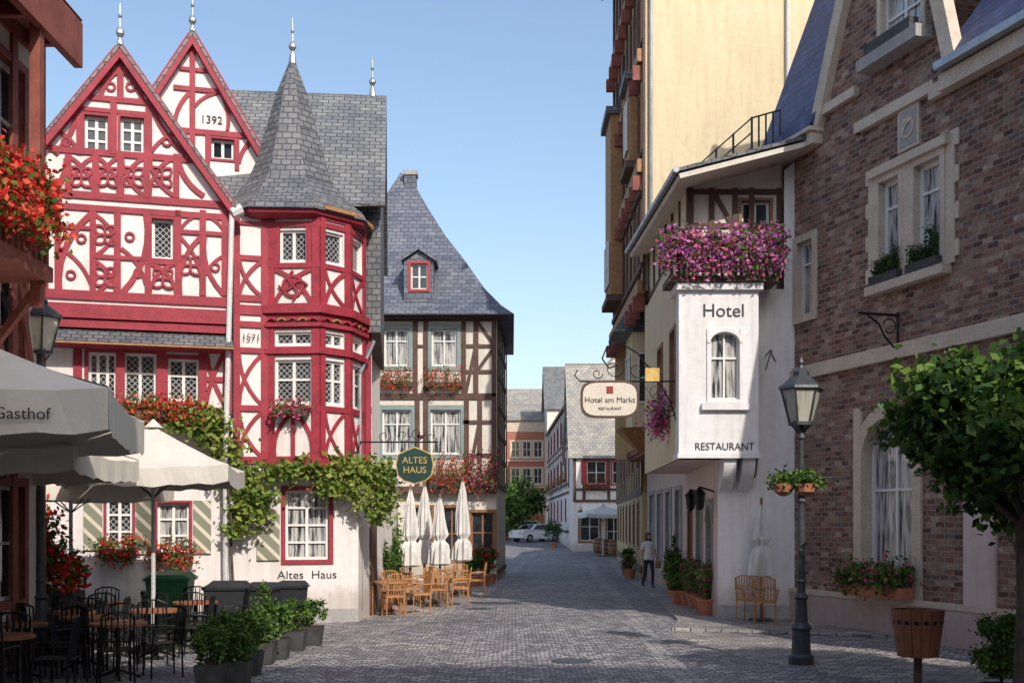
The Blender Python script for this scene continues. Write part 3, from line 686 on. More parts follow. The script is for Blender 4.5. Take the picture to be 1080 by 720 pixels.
# ================= slate-roofed half-timbered house (second) =================
def second_house():
    b=B('slate_roofed_half_timbered_house'); pl='plaster_cream'
    D=40.6; x0=-7.6; x1=gx(524,D)
    S=W((x0,D),(x1,D)); ze=9.6; o=0
    zj=S.px(460,517)[1]
    wins=[]
    for (a,c,t,bo) in ((405,431,347,386),(455,482,347,386),(403,434,432,479),(454,486,432,479)):
        wins.append(wp(S,a,t,c,bo,.25,cols=2,rows=2,trans=.68,frame='window_frame',glass='glass_curtain',trim='frame_green',tw=.17,fw=.07))
    facade(b,S,[(0,zj),(S.L,zj),(S.L,ze),(0,ze)],pl,wins,.25)
    gw=[wp(S,497,540,521,583,cols=2,rows=2,frame='frame_wood',trim='frame_wood',tw=.1,glass='glass'),wp(S,430,535,455,590,cols=2,rows=2,frame='frame_wood',trim='frame_wood',tw=.1),
        wp(S,463,535,490,590,cols=2,rows=2,frame='frame_wood',trim='frame_wood',tw=.1)]
    facade(b,S,[(0,-.1),(S.L,-.1),(S.L,zj),(0,zj)],pl,gw)
    wbox(b,S,BRN,0,S.L,zj-.12,zj+.14,0,.32)
    rail(b,S,BRN,395,523,418,.22,.25); rail(b,S,BRN,395,523,336,.2,.25); rail(b,S,BRN,486,523,365,.14,.25); rail(b,S,BRN,488,523,392,.14,.25)
    rail(b,S,BRN,488,523,445,.14,.25); rail(b,S,BRN,488,523,480,.14,.25)
    for x in (396,438,449,489,502,521): post(b,S,BRN,x,330,418,.17,.25)
    for x in (396,440,449,492,506,521): post(b,S,BRN,x,418,515,.17,.25)
    for a in ((491,416,501,368),(504,340,520,362),(504,390,520,368),(493,512,505,448),(508,512,520,484)): brace(b,S,BRN,*a,0,.12,.25)
    rail(b,S,BRN,440,449,365,.1,.25); rail(b,S,BRN,440,449,460,.1,.25); rail(b,S,BRN,396,404,365,.1,.25)
    # right side
    D2=46.5; S2=W((x1,D-.25),(gx(533,D2),D2))
    facade(b,S2,[(0,-.1),(S2.L,-.1),(S2.L,ze),(0,ze)],pl)
    for z in (.3,3.4,4.4,5.3,6.3,7.4,8.4,9.3): beam(b,S2,BRN,(0,z),(S2.L,z),.18)
    for u in (.1,1.2,2.4,3.8,5.2,6.6): beam(b,S2,BRN,(u,3.3),(u,ze),.18)
    # roof: bell-cast pyramid with four sides
    cx=gx(426,44.4); cy=44.6
    prof=[(1.04,9.35),(.93,9.75),(.78,10.5),(.60,11.7),(.42,12.8),(.24,14.1),(.04,15.7)]
    hx0=cx-x0+.35; hx1=x1-cx+.45; hy=4.7; vs=[];
    for r,z in prof: vs+=[(cx-hx0*r,cy-hy*r,z),(cx+hx1*r,cy-hy*r,z),(cx+hx1*r,cy+hy*r,z),(cx-hx0*r,cy+hy*r,z)]
    fs=[(4*j+i,4*j+(i+1)%4,4*j+4+(i+1)%4,4*j+4+i) for j in range(len(prof)-1) for i in range(4)]+[(3,2,1,0)]
    b.add('slate_blue2',vs,fs)
    b.box(BRN,x0-.2,x1+.35,D-.55,D-.4,9.28,9.4)
    # dormer
    dd=40.35
    Dd=W((gx(426,dd),dd),(gx(457,dd),dd)); L=Dd.L
    q=dict(u0=.24,u1=L-.2,z0=gz(305,dd),z1=gz(278,dd),cols=2,rows=2,trim='frame_red',tw=.09)
    facade(b,Dd,[(0,9.9),(L,9.9),(L,q['z1']+.12),(L/2,q['z1']+.45),(0,q['z1']+.12)],'slate_blue2',[q])
    zt_=q['z1']+.55
    for s in (1,-1): prismroof(b,'slate_blue2',[Dd.P(L/2,zt_,.15),Dd.P(L/2+s*(L/2+.12),zt_-.42,.15),Dd.P(L/2+s*(L/2+.12),zt_-.42,-2.5),Dd.P(L/2,zt_,-2.5)],.06,'slate_blue2')
    for u in (0,L): b.quad('slate_blue2',Dd.P(u,9.9),Dd.P(u,zt_-.4),Dd.P(u,zt_-.4,-2.5),Dd.P(u,9.9,-2.5))
    # chimney
    b.box('slate_blue2',cx+.05,cx+.5,44.0,44.5,14,gz(186,44.2)); b.box('stone_grey',cx+.0,cx+.55,43.95,44.55,gz(186,44.2),gz(183,44.2)+.05)
    e=b.done()
    for a,c,y in ((402,436,409),(449,488,409)): flowerbox(S,S.px(a,y)[0],S.px(c,y)[0],S.px(a,y)[1]-.0,.3,'petal_red',.5,800,hang=.15)
    for a,c,y in ((452,494,506),(494,525,506)): flowerbox(S,S.px(a,y)[0],S.px(c,y)[0],S.px(a,y)[1],.4,'petal_red' if a<480 else 'petal_pink',.75,1500,hang=.35)
M['slate_blue2']=slate('slate_blue_grey',(.10,.118,.165),(.175,.19,.24),(.045,.05,.065),.3,.2); PART['slate_blue2']='slate_roof'
second_house()

# ================= far houses =================
def simple_windows(b,w,nc,nr,u0,u1,z0,dz,ww,wh,**k):
    out=[]
    for r in range(nr):
        for c in range(nc):
            u=u0+(u1-u0)*(c+.5)/nc; z=z0+dz*r; d=dict(u0=u-ww/2,u1=u+ww/2,z0=z,z1=z+wh); d.update(k); out.append(d)
    return out
def block(name,w,depth,ze,zr,wall,roof,wins=[],frame=None,ridge='par',zb=-.2,ov=.3):
    b=B(name)
    if ridge=='par': facade(b,w,[(0,zb),(w.L,zb),(w.L,ze),(0,ze)],wall,wins)
    else: facade(b,w,[(0,zb),(w.L,zb),(w.L,ze),(w.L/2,zr),(0,ze)],wall,wins)
    P=w.P; L=w.L
    for u in (0,L):
        if ridge=='par': b.quad(wall,P(u,zb),P(u,ze),P(u,zr,-depth/2),P(u,ze,-depth),P(u,zb,-depth))
        else: b.quad(wall,P(u,zb),P(u,ze),P(u,ze,-depth),P(u,zb,-depth))
    b.quad(wall,P(0,zb,-depth),P(L,zb,-depth),P(L,ze,-depth),P(0,ze,-depth))
    if ridge=='par':
        sl=(zr-ze)/(depth/2)
        prismroof(b,roof,[P(-ov,ze-ov*sl,ov),P(L+ov,ze-ov*sl,ov),P(L+ov,zr,-depth/2),P(-ov,zr,-depth/2)])
        prismroof(b,roof,[P(-ov,ze-ov*sl,-depth-ov),P(L+ov,ze-ov*sl,-depth-ov),P(L+ov,zr,-depth/2),P(-ov,zr,-depth/2)])
    else:
        sl=(zr-ze)/(L/2)
        for s in (0,1):
            ue=-ov if s==0 else L+ov
            prismroof(b,roof,[P(ue,ze-ov*sl,ov),P(L/2,zr+.05,ov),P(L/2,zr+.05,-depth),P(ue,ze-ov*sl,-depth)])
    return b
def far():
    w=W((gx(604,76),76),(gx(604,76)+4.6,76)); ze=gz(476,76); zr=gz(382,80)
    wins=[wp(w,619,486,639,510,cols=2,rows=2,trim='frame_red',tw=.12),wp(w,646,486,662,510,cols=2,rows=2,trim='frame_red',tw=.12),wp(w,612,540,632,570,cols=2,rows=2,trim='frame_wood',tw=.15),wp(w,640,540,655,580,cols=2,rows=2,trim='frame_wood',tw=.1)]
    b=block('white_timber_house',w,9,ze,zr,'plaster_walls','slate_light',wins)
    for y in (480,516,528): rail(b,w,BRN,605,668,y,.18)
    for x in (606,616,642,664): post(b,w,BRN,x,478,528,.2)
    wbox(b,w,'frame_red',w.px(613,0)[0],w.px(618,0)[0],w.px(0+620,510)[1],w.px(620,486)[1],.0,.06)
    P=w.P; 
    prismroof(b,'canvas',[P(.6,3.3,.05),P(4.4,3.3,.05),P(4.4,2.75,1.5),P(.6,2.75,1.5)],.04)
    b.done()
    flowerbox(w,w.px(616,0)[0],w.px(642,0)[0],w.px(630,513)[1]-.1,.05,'petal_red',.5,600,hang=.25)
    A=(gx(577,112),112); Bp=(gx(600,80.5),80.5)
    w=W(A,Bp)
    wins=simple_windows(b,w,6,3,1,w.L-1,2.2,3.0,1.1,1.5,cols=2,rows=2,trim='frame_red',tw=.12)
    b=block('timbered_street_house',w,10,10.8,15.6,'plaster_walls','slate_light',wins)
    for z in (1.4,4.2,4.8,7.4,7.9,10.5): beam(b,w,BRN,(0,z),(w.L,z),.2)
    for i in range(14): beam(b,w,BRN,(w.L*i/13,4.5),(w.L*i/13,10.6),.18)
    b.done()
    for k,u in enumerate((6,14,22,28)): flowerbox(w,u,u+1.6,5.0,.1,'petal_red',.5,300,hang=.2)
    w=W((gx(534,128),128),(gx(577,128),128))
    wins=simple_windows(b,w,3,3,.4,w.L-.4,3.4,3.0,.9,1.7,cols=2,rows=2,trim='stone_trim',tw=.2)
    b=block('red_brick_townhouse',w,10,gz(441,128),gz(410,133),'brick_far','slate_light',wins)
    for z in (2.9,5.9,8.9,13.3): wbox(b,w,'stone_trim',0,w.L,z,z+.2,0,.1)
    wbox(b,w,'stone_trim',0,w.L,12.2,13.3,0,.05)
    b.done()
    w=W((gx(470,120),120),(gx(531,122),122)); b=block('cream_townhouse',w,10,12.8,17,'plaster_cream','slate_light',simple_windows(b,w,4,3,.4,w.L-.4,4.2,3.0,1.0,1.7,cols=2,rows=2)); b.done()
    w=W((gx(577,118),118),(gx(640,118),118)); b=block('grey_roofed_townhouse',w,12,14,19,'plaster_cream','slate_roof',[]); b.done()
    w=W((5.9,64),(4.6,40.2)); 
    wins=simple_windows(b,w,7,3,.8,w.L-.8,1.2,2.9,1.0,1.6,cols=2,rows=2,trim='frame_wood',tw=.12)
    b=block('ochre_street_house',w,8,9.6,14,'plaster_ochre','slate_roof',wins)
    for z in (.4,3.2,6.1,9.0): beam(b,w,BRN,(0,z),(w.L,z),.25)
    for i in range(15): beam(b,w,BRN,(w.L*i/14,3.2),(w.L*i/14,9.3),.18)
    b.done()
    w=W((8.5,64.3),(14,64.3)); block('gabled_house',w,8,8,13,'plaster_cream','slate_roof',[]).done()
M['brick_far']=plaster('painted_brick_red',(.46,.18,.13)); PART['brick_far']='brick_walls'
far()

# ================= tall yellow house =================
def tall_house():
    b=B('tall_yellow_house')
    x=3.62; y0=31; y1=40
    Wf=W((x,y0),(12,y0)); facade(b,Wf,[(1.13,0),(Wf.L,0),(Wf.L,21),(0,21),(0,8.4),(.53,8.4),(.53,4.3),(1.13,4.3)],'plaster_yellow')
    Ws=W((x,y1),(x,y0)); L=Ws.L
    wins=simple_windows(b,Ws,4,3,.4,L-.4,9.3,3.0,.95,1.7,cols=2,rows=2,trim='carved_ochre',tw=.12,frame='window_frame')
    facade(b,Ws,[(0,8.4),(L,8.4),(L,21),(0,21)],'plaster_ochre',wins)
    for z,wd in ((8.5,.35),(9.1,.15),(11.2,.15),(11.8,.35),(14.8,.35),(17.8,.35),(12.2,.12),(15.2,.12)):
        wbox(b,Ws,BRN if wd<.3 else 'carved_ochre',-.05,L+.03,z-wd/2,z+wd/2,0,.05+wd*.45)
    for i in range(9): beam(b,Ws,BRN,(L*i/8,8.4),(L*i/8,21),.2,.06)
    for z in (8.1,11.4,14.4,17.4):
        for i in range(9): 
            u=.15+(L-.3)*i/8; wbox(b,Ws,'timber_redbrown',u-.09,u+.09,z-.25,z+.15,0,.32)
    for (ya,yb,za,zb,pr) in ((36.6,38.6,9.4,15.2,.45),(32.2,33.6,12.3,14.6,.30)):
        b.box('carved_ochre',x-pr,x+.05,ya,yb,za,zb); b.box('slate_roof_small',x-pr-.15,x+.05,ya-.12,yb+.12,zb,zb+.22); b.box(BRN,x-pr-.12,x+.04,ya-.1,yb+.1,za-.2,za)
        Wq=W((x-pr,yb),(x-pr,ya)); window(b,Wq,dict(u0=.3,u1=yb-ya-.3,z0=za+.4,z1=za+1.8,rev=.0,cols=3,rows=2),.02,'carved_ochre')
    Wm=W((4.15,y1),(4.15,y0)); L=Wm.L
    wins=simple_windows(b,Wm,4,1,.4,L-.4,5.4,3,1.0,1.7,cols=2,rows=2,trim='stone_trim',tw=.12)
    facade(b,Wm,[(0,4.3),(L,4.3),(L,8.4),(0,8.4)],'plaster_ochre',wins)
    b.quad(BRN,(x,y0,8.395),(4.2,y0,8.395),(4.2,y1,8.395),(x,y1,8.395)); 
    for z in (4.4,5.2,7.6,8.2): wbox(b,Wm,'timber_redbrown',0,L,z-.1,z+.1,0,.12)
    Wg=W((4.75,y1),(4.75,y0)); facade(b,Wg,[(0,0),(L,0),(L,4.4),(0,4.4)],'plaster_pink',simple_windows(b,Wg,4,1,.4,L-.4,.9,3,1.1,2.1,cols=2,rows=2,trim='stone_grey',tw=.14))
    b.box('timber_redbrown',4.1,4.8,y0,y1,4.2,4.35)
    # little turret-roofed oriel
    b.box('plaster_yellow',3.55,4.3,33.6,35.4,4.9,7.7)
    b.frust('slate_roof_small',(3.95,34.5),1.35,.1,7.7,9.2); b.frust('carved_ochre',(3.98,34.5),.2,1.1,4.2,4.9)
    Wq=W((3.55,35.4),(3.55,33.6)); window(b,Wq,dict(u0=.4,u1=1.4,z0=5.6,z1=7.1,rev=.0),.02,'plaster_yellow')
    Wq=W((3.55,33.6),(4.3,33.6)); window(b,Wq,dict(u0=.15,u1=.6,z0=5.6,z1=7.1,rev=.0,cols=1),.02,'plaster_yellow')
    prismroof(b,'slate_roof',[(x-.5,y0-.3,20.6),(x-.5,y1+.3,20.6),(8,y1+.3,26),(8,y0-.3,26)]); prismroof(b,'slate_roof',[(12.5,y0-.3,20.6),(12.5,y1+.3,20.6),(8,y1+.3,26),(8,y0-.3,26)])
    b.quad('plaster_yellow',(x,y0,21),(12,y0,21),(8,y0,25.8))
    b.quad('plaster_ochre',(4.75,y1,0),(12,y1,0),(12,y1,21),(4.75,y1,21)); b.quad('plaster_ochre',(x,y1,4.3),(4.75,y1,4.3),(4.75,y1,21),(x,y1,21))
    b.tube('zinc',(x+.15,y0-.08,8.5),(x+.15,y0-.08,20.5),.05,8); b.tube('white_pipe',(7.5,y0-.08,9),(7.5,y0-.08,20.5),.06,8)
    b.done()
tall_house()

# ================= hotel =================
def hotel():
    b=B('hotel_building'); pw='plaster_hotel'
    G=W((4.34,24.0),(5.98,24.0)); facade(b,G,[(0,-.1),(G.L,-.1),(G.L,9.7),(1.40,9.5),(1.40,7.0),(0,7.0)],pw)
    wbox(b,G,'stone_grey',0,G.L,0,.35,-.02,.03)
    GS=W((4.75,31),(4.34,24.0)); L=GS.L
    wins=[dict(u0=L-2.0,u1=L-.9,z0=.1,z1=2.5,cols=2,rows=2,arch=.4,trim='stone_grey',tw=.12,frame='frame_wood'),dict(u0=L-4.2,u1=L-3.0,z0=1.0,z1=2.5,cols=2,rows=2,trim='stone_grey',tw=.12),dict(u0=L-6.4,u1=L-5.4,z0=.1,z1=2.4,cols=2,rows=2,trim='frame_wood',tw=.12)]
    facade(b,GS,[(0,-.1),(L,-.1),(L,3.5),(0,3.5)],'plaster_pink',wins)
    # bay first floor
    D=23.35; xa=gx(717,D); xb=gx(800,D)
    F1=W((xa,D),(xb,D)); zl=gz(483,D); zh=gz(306,D)
    q=wp(F1,749,350,780,421,cols=2,rows=2,trans=.62,arch=.22,trim=pw,tw=.07,glass='glass_curtain',fw=.04,mw=.02)
    facade(b,F1,[(0,zl),(F1.L,zl),(F1.L,zh),(0,zh)],pw,[q])
    wbox(b,F1,pw,q['u0']-.18,q['u1']+.18,q['z0']-.22,q['z0']-.08,0,.1)
    F2=W((3.62,31),(xa,D)); L=F2.L
    wins=[dict(u0=L-1.6,u1=L-.7,z0=4.6,z1=6.2,cols=2,rows=2,trim='frame_wood',tw=.08),dict(u0=L-4.2,u1=L-3.2,z0=4.6,z1=6.2,cols=2,rows=2,trim='frame_wood',tw=.08)]
    facade(b,F2,[(0,zl),(L,zl),(L,zh+1),(0,zh+1)],'plaster_yellow',wins)
    b.quad('plaster_yellow',(3.62,31,zl),(4.8,31,zl),(4.8,31,8),(3.62,31,8))
    wbox(b,F2,pw,L-.5,L+.0,zl,zh,.0,.02)
    F3=W((xb,D),(xb,24.0)); facade(b,F3,[(0,zl-.4),(F3.L,zl-.4),(F3.L,zh),(0,zh)],pw)
    b.quad(pw,(xa,D,zl),(xb,D,zl),(xb,24.1,zl),(xa+.1,24.1,zl)); b.quad('plaster_pink',(xa+.1,24.1,zl),(4.4,24.1,zl),(4.8,31,zl),(3.62,31,zl))
    # smooth curved corbels
    for xx in (xa+1.05,xb-.18):
        n=10; pr=[(D+.04+.62*(k/n)**2,zl-.68*k/n) for k in range(n+1)]
        vs=[]
        for sx in (-.13,.13):
            vs+=[(xx+sx,y,z) for y,z in pr]+[(xx+sx,24.02,zl)]
        m_=n+2
        b.add(pw,vs,[tuple(range(m_)),tuple(range(m_,2*m_))[::-1]]+[(k,k+1,m_+k+1,m_+k) for k in range(n)])
    b.box(pw,xa-.05,xb+.05,D-.05,24.0,zl,zl+.10); b.box(pw,xa-.08,xb+.08,D-.1,24.3,zh,zh+.14)
    textobj(b,F1,'Hotel',F1.px(763,328)[0],F1.px(763,328)[1],.38,'dark_paint',.01)
    textobj(b,F1,'RESTAURANT',F1.px(764,472)[0],F1.px(764,472)[1]+.02,.215,'dark_paint',.01,xs=.92)
    # upper storey half timbered, set back
    D2=24.25; U=W((3.75,D2),(5.75,D2))
    q=[wp(U,782,212,812,243,cols=2,rows=1,trim='frame_wood',tw=.06)]
    facade(b,U,[(0,zh),(U.L,zh),(U.L,9.75),(0,9.2)],'plaster_cream',q)
    for u in (.06,.5,1.0,1.35,1.94): beam(b,U,BRN,(u,zh),(u,9.2),.11)
    for z in (7.5,8.4,9.12): beam(b,U,BRN,(0,z),(U.L,z),.11)
    beam(b,U,BRN,(.1,7.4),(.5,8.4),.09); beam(b,U,BRN,(.55,9.1),(.95,8.4),.09)
    US=W((3.75,31),(3.75,D2)); facade(b,US,[(0,zh),(US.L,zh),(US.L,9.35),(0,9.35)],'plaster_yellow')
    for i in range(7): beam(b,US,BRN,(US.L*i/6,zh),(US.L*i/6,9.3),.13)
    for z in (7.2,8.2): beam(b,US,BRN,(0,z),(US.L,z),.13)
    # balcony
    b.box('timber_brown',3.2,5.45,23.2,24.2,7.0,7.12); b.box('timber_brown',3.2,5.45,23.2,23.28,7.5,7.6)
    for i in range(18): xx=3.22+i*.13; b.box('timber_brown',xx,xx+.07,23.21,23.26,7.12,7.52)
    pts=[(3.35,23.1,9.28),(6.0,23.1,9.95),(6.0,31,10.15),(3.15,31,9.5)]
    prismroof(b,'slate_roof_small',pts,.07,'slate_roof_small'); 
    prismroof(b,'plaster_cream',[(3.4,23.15,9.18),(6.0,23.15,9.84),(6.0,30.9,10.0),(3.2,30.9,9.37)],.10)
    b.path('zinc',[(3.33,23.05,9.24),(3.13,31,9.44)],.07)
    # railing on the roof
    a=Vector((3.9,30.2,9.7)); c=Vector((5.1,24.2,9.75))
    for k in range(7):
        p=a.lerp(c,k/6); b.tube('iron_work',p,p+Vector((0,0,.95)),.025)
    for h in (.3,.62,.93): b.tube('iron_work',a+Vector((0,0,h)),c+Vector((0,0,h)),.018)
    for k in range(5): 
        p=c.lerp(Vector((5.7,24.2,9.9)),k/4); b.tube('iron_work',p,p+Vector((0,0,.95)),.02)
    b.tube('iron_work',c+Vector((0,0,.93)),(5.7,24.2,10.85),.018)
    # wall lanterns
    for y in (24.6,26.6):
        xx=4.34+(y-24)*.06; b.tube('iron_work',(xx,y,2.75),(xx-.3,y,2.85),.02); b.lathe('iron_work',(xx-.32,y,2.35),[(.03,.0),(.09,.06),(.12,.34),(.15,.36),(.04,.48),(.01,.52)],6)
    b.path('iron_work',[(5.35,24.0,5.6),(5.35,23.5,5.65),(5.30,23.2,5.5),(5.36,23.15,5.35)],.015); b.tube('iron_work',(5.35,24,5.3),(5.35,23.5,5.62),.012)
    e=b.done()
    bl=[]
    for i in range(11):
        xx=3.2+i*.22; dz=.06*math.sin(i*2.1); bl.append((xx,23.1,7.75+dz,.2,.2,.28)); bl.append((xx,23.05,7.40+dz,.2,.16,.26))
    leaves('petunia_balcony_flowers',bl,6500,.085,['leafA','leafC','petal_pink','petal_violet'],9,.44,e,weights=[.28,.12,.20,.40])
    leaves('hanging_petunias',[(3.3,25.3,4.5,.3,.3,.4),(3.3,25.3,4.2,.2,.2,.3)],900,.08,['leafA','petal_violet','petal_pink'],8,.4,e)
hotel()

# ================= brick house right =================
def brick_house():
    b=B('brick_house'); st='stone_trim'
    A=Vector((5.73,24.73)); d=Vector((.2996,-.9541)); Wb=W(tuple(A),tuple(A+d*17.5)); L=Wb.L
    up=lambda x,y: Wb.px(x,y)
    zl=up(835,397)[1]
    w1=wp(Wb,842,254,858,332,cols=1,rows=2,trans=.7,trim=st,tw=.14,glass='glass_curtain',tproud=.05)
    w2=wp(Wb,929,186,950,285,cols=1,rows=2,trans=.72,trim=st,tw=.12,glass='glass_curtain',tproud=.06,fw=.08)
    w3=wp(Wb,966,170,994,278,cols=1,rows=2,trans=.72,trim=st,tw=.12,glass='glass_curtain',tproud=.06,fw=.08)
    w2['z0']=w3['z0']; w2['z1']=w3['z1']
    wa=wp(Wb,910,440,964,640,cols=2,rows=2,trans=.62,arch=.75,trim='stone_trim',tw=.24,glass='glass_curtain',tproud=.05,fw=.09,rev=.25)
    wt=wp(Wb,930,-20,972,40,cols=2,rows=2,trim=st,tw=.12,glass='glass_curtain')
    u870=up(872,200)[0]; u1000=up(1005,60)[0]
    zE=up(825,165)[1]; zS=up(1040,58)[1]
    gA=(u870-.25,zE+.15); um=(u870+u1000)/2+.2
    outline=[(0,-.1),(L,-.1),(L,zS),(u1000+.1,zS),(um+.35,zS+5.2),(um-.2,zS+5.2),(gA[0],zE),(0,zE)]
    more=[dict(u0=u,u1=u+1.1,z0=z,z1=z+2.1,cols=2,rows=2,trans=.7,trim=st,tw=.14,glass='glass_curtain') for u in (8.6,11.4,14.2) for z in (1.3,6.0)]
    facade(b,Wb,outline,'brick_walls',[w1,w2,w3,wa,wt]+more)
    zc=w3['z1']+.12; z0=w3['z0']-.12
    wbox(b,Wb,st,w2['u1']+.12,w3['u0']-.12,z0,zc,-.01,.055)
    wbox(b,Wb,st,w2['u0']-.24,w3['u1']+.24,z0-.16,z0-.001,-.01,.2)
    wbox(b,Wb,st,w2['u0']-.24,w3['u1']+.24,zc+.001,zc+.16,-.01,.14)
    for s,e in ((w2['u0']-.34,w2['u0']-.121),(w3['u1']+.121,w3['u1']+.34)): wbox(b,Wb,st,s,e,z0,zc,-.01,.04)
    for s in (w2['u0']-.44,w3['u1']+.22):
        for k in range(4): wbox(b,Wb,st,s,s+.22,z0+.1+k*.62,z0+.38+k*.62,-.012,.03)
    cu=(w2['u0']+w3['u1'])/2
    wbox(b,Wb,st,cu-.30,cu+.30,zc+.25,zc+1.0,0,.05); wbox(b,Wb,'stone_grey',cu-.23,cu+.23,zc+.32,zc+.93,0,.06); ring(b,Wb,st,(cu,zc+.63),.16,.05,.07); arc(b,Wb,st,(cu-.15,zc+.5),(cu+.15,zc+.76),.2,.05,.075)
    # ledge band and plinth
    wbox(b,Wb,st,0,L,zl-.12,zl+.10,-.01,.10); wbox(b,Wb,st,0,L,zl+.101,zl+.16,-.01,.05)
    wbox(b,Wb,'plaster_pink',0,L,-.1,.62,-.02,.10); wbox(b,Wb,st,0,L,.621,.72,-.01,.13)
    for k in range(9):
        z=zl+.2+k*.6
        if z+.55<zE: wbox(b,Wb,st,-.02,.22 if k%2 else .34,z,z+.28,-.01,.02)
    wbox(b,Wb,'plaster_pink',wa['u1']+1.35,wa['u1']+2.1,.72,3.0,-.01,.05)
    # eave cornices
    wbox(b,Wb,st,-.15,gA[0]+.1,zE-.22,zE+.02,-.01,.25); wbox(b,Wb,st,-.2,gA[0]+.15,zE+.021,zE+.10,-.01,.34)
    wbox(b,Wb,st,u1000-.1,L,zS-.3,zS-.02,-.01,.22); wbox(b,Wb,'zinc',u1000,L,zS,zS+.13,-.01,.4)
    ua=up(906,140)[0]; ub=up(985,100)[0]
    zz=up(940,118)[1]
    wbox(b,Wb,st,ua,ub,zz-.1,zz+.1,-.01,.12); wbox(b,Wb,st,ub,u1000-.1,zS-.3,zS-.05,-.01,.12); wbox(b,Wb,st,ub-.1,ub+.1,zz+.1,zS-.05,-.01,.11)
    wbox(b,Wb,st,gA[0],ua,zE+.3,zE+.48,-.01,.12); wbox(b,Wb,st,ua-.1,ua+.1,min(zE+.48,zz-.1),zz-.1+.001,-.01,.11)
    # gable rakes
    strip(b,Wb,st,[(gA[0]-.05,zE),(um-.25,zS+5.2)],.3,.16,-.05)
    strip(b,Wb,st,[(u1000+.15,zS),(um+.4,zS+5.2)],.3,.16,-.05)
    wbox(b,Wb,'stone_grey',wt['u0']-.3,wt['u1']+.3,wt['z0']-.35,wt['z0']-.13,0,.35)
    wbox(b,Wb,'stone_planter',wt['u0']-.1,wt['u1']+.1,wt['z0']-.129,wt['z0']+.08,.14,.33)
    # roofs
    P=Wb.P
    prismroof(b,'slate_blue',[P(-.25,zE+.08,.30),P(gA[0]-.02,zE+.08,.30),P(gA[0]+2.8,zE+7,-2.4),P(-.25,zE+7,-2.4)],.1)
    b.add('brick_walls',[P(0,-.1),P(0,zE),P(0,zE+7,-2.6),P(0,zE+7,-9),P(0,-.1,-9)],[(0,1,2,3,4)])
    prismroof(b,'slate_blue',[P(u1000-.2,zS+.1,.30),P(L,zS+.1,.30),P(L,zS+5,-3.6),P(u1000-.2,zS+5,-3.6)],.1)
    prismroof(b,'slate_blue',[P(-.25,zE+7,-2.4),P(L,zE+7,-2.4),P(L,zE+3,-9),P(-.25,zE+3,-9)],.1)
    b.quad('brick_walls',P(L,-.1),P(L,zS),P(L,zS+5,-3.6),P(L,zS+5,-9),P(L,-.1,-9))
    # scrolled iron bracket
    u,z=up(948,350); 
    def wa3(pts): return [P(u+a,z+c,o) for a,c,o in pts]
    b.path('iron_work',wa3([(0,-.4,.03),(0,.35,.03)]),.02); b.path('iron_work',wa3([(0,.3,.03),(0,.3,.85)]),.022)
    b.path('iron_work',wa3([(0,-.35,.03),(0,-.1,.3),(0,.12,.42),(0,.3,.7)]),.018)
    b.path('iron_work',[P(u,z+.1+.13*math.sin(t*.7),.2+.13*math.cos(t*.7)) for t in range(9)],.012)
    e=b.done()
    for q,n in ((w2,1),(w3,1)):
        uc=(q['u0']+q['u1'])/2
        bb=B('window_sill_planter'); wbox(bb,Wb,'stone_planter',uc-.42,uc+.42,z0+.0,z0+.17,.02,.19); ee=bb.done()
        for du,h,r in ((-.25,.22,.11),(.0,.2,.11),(.25,.45 if q is w3 else .3,.13)):
            p=Wb.P(uc+du,z0+.17+h*.6,.1); leaves('sill_conifer',[(p.x,p.y,p.z,r,r,h*.8)],500,.05,['leafX','leafA','leafB'],10,.35,ee)
    bb=B('window_sill_planter'); wbox(bb,Wb,'terracotta',wa['u0']-.1,wa['u1']+.15,.73,.93,.14,.40); ee=bb.done()
    bl=[tuple(Wb.P(wa['u0']+(wa['u1']-wa['u0'])*k/5,1.10,.29))+(.28,.24,.24) for k in range(6)]
    leaves('geranium_foliage',bl,3000,.08,['leafA','leafB','leafC','petal_pink'],9,.4,ee,weights=[.35,.2,.27,.18])
    return Wb
Wb=brick_house()

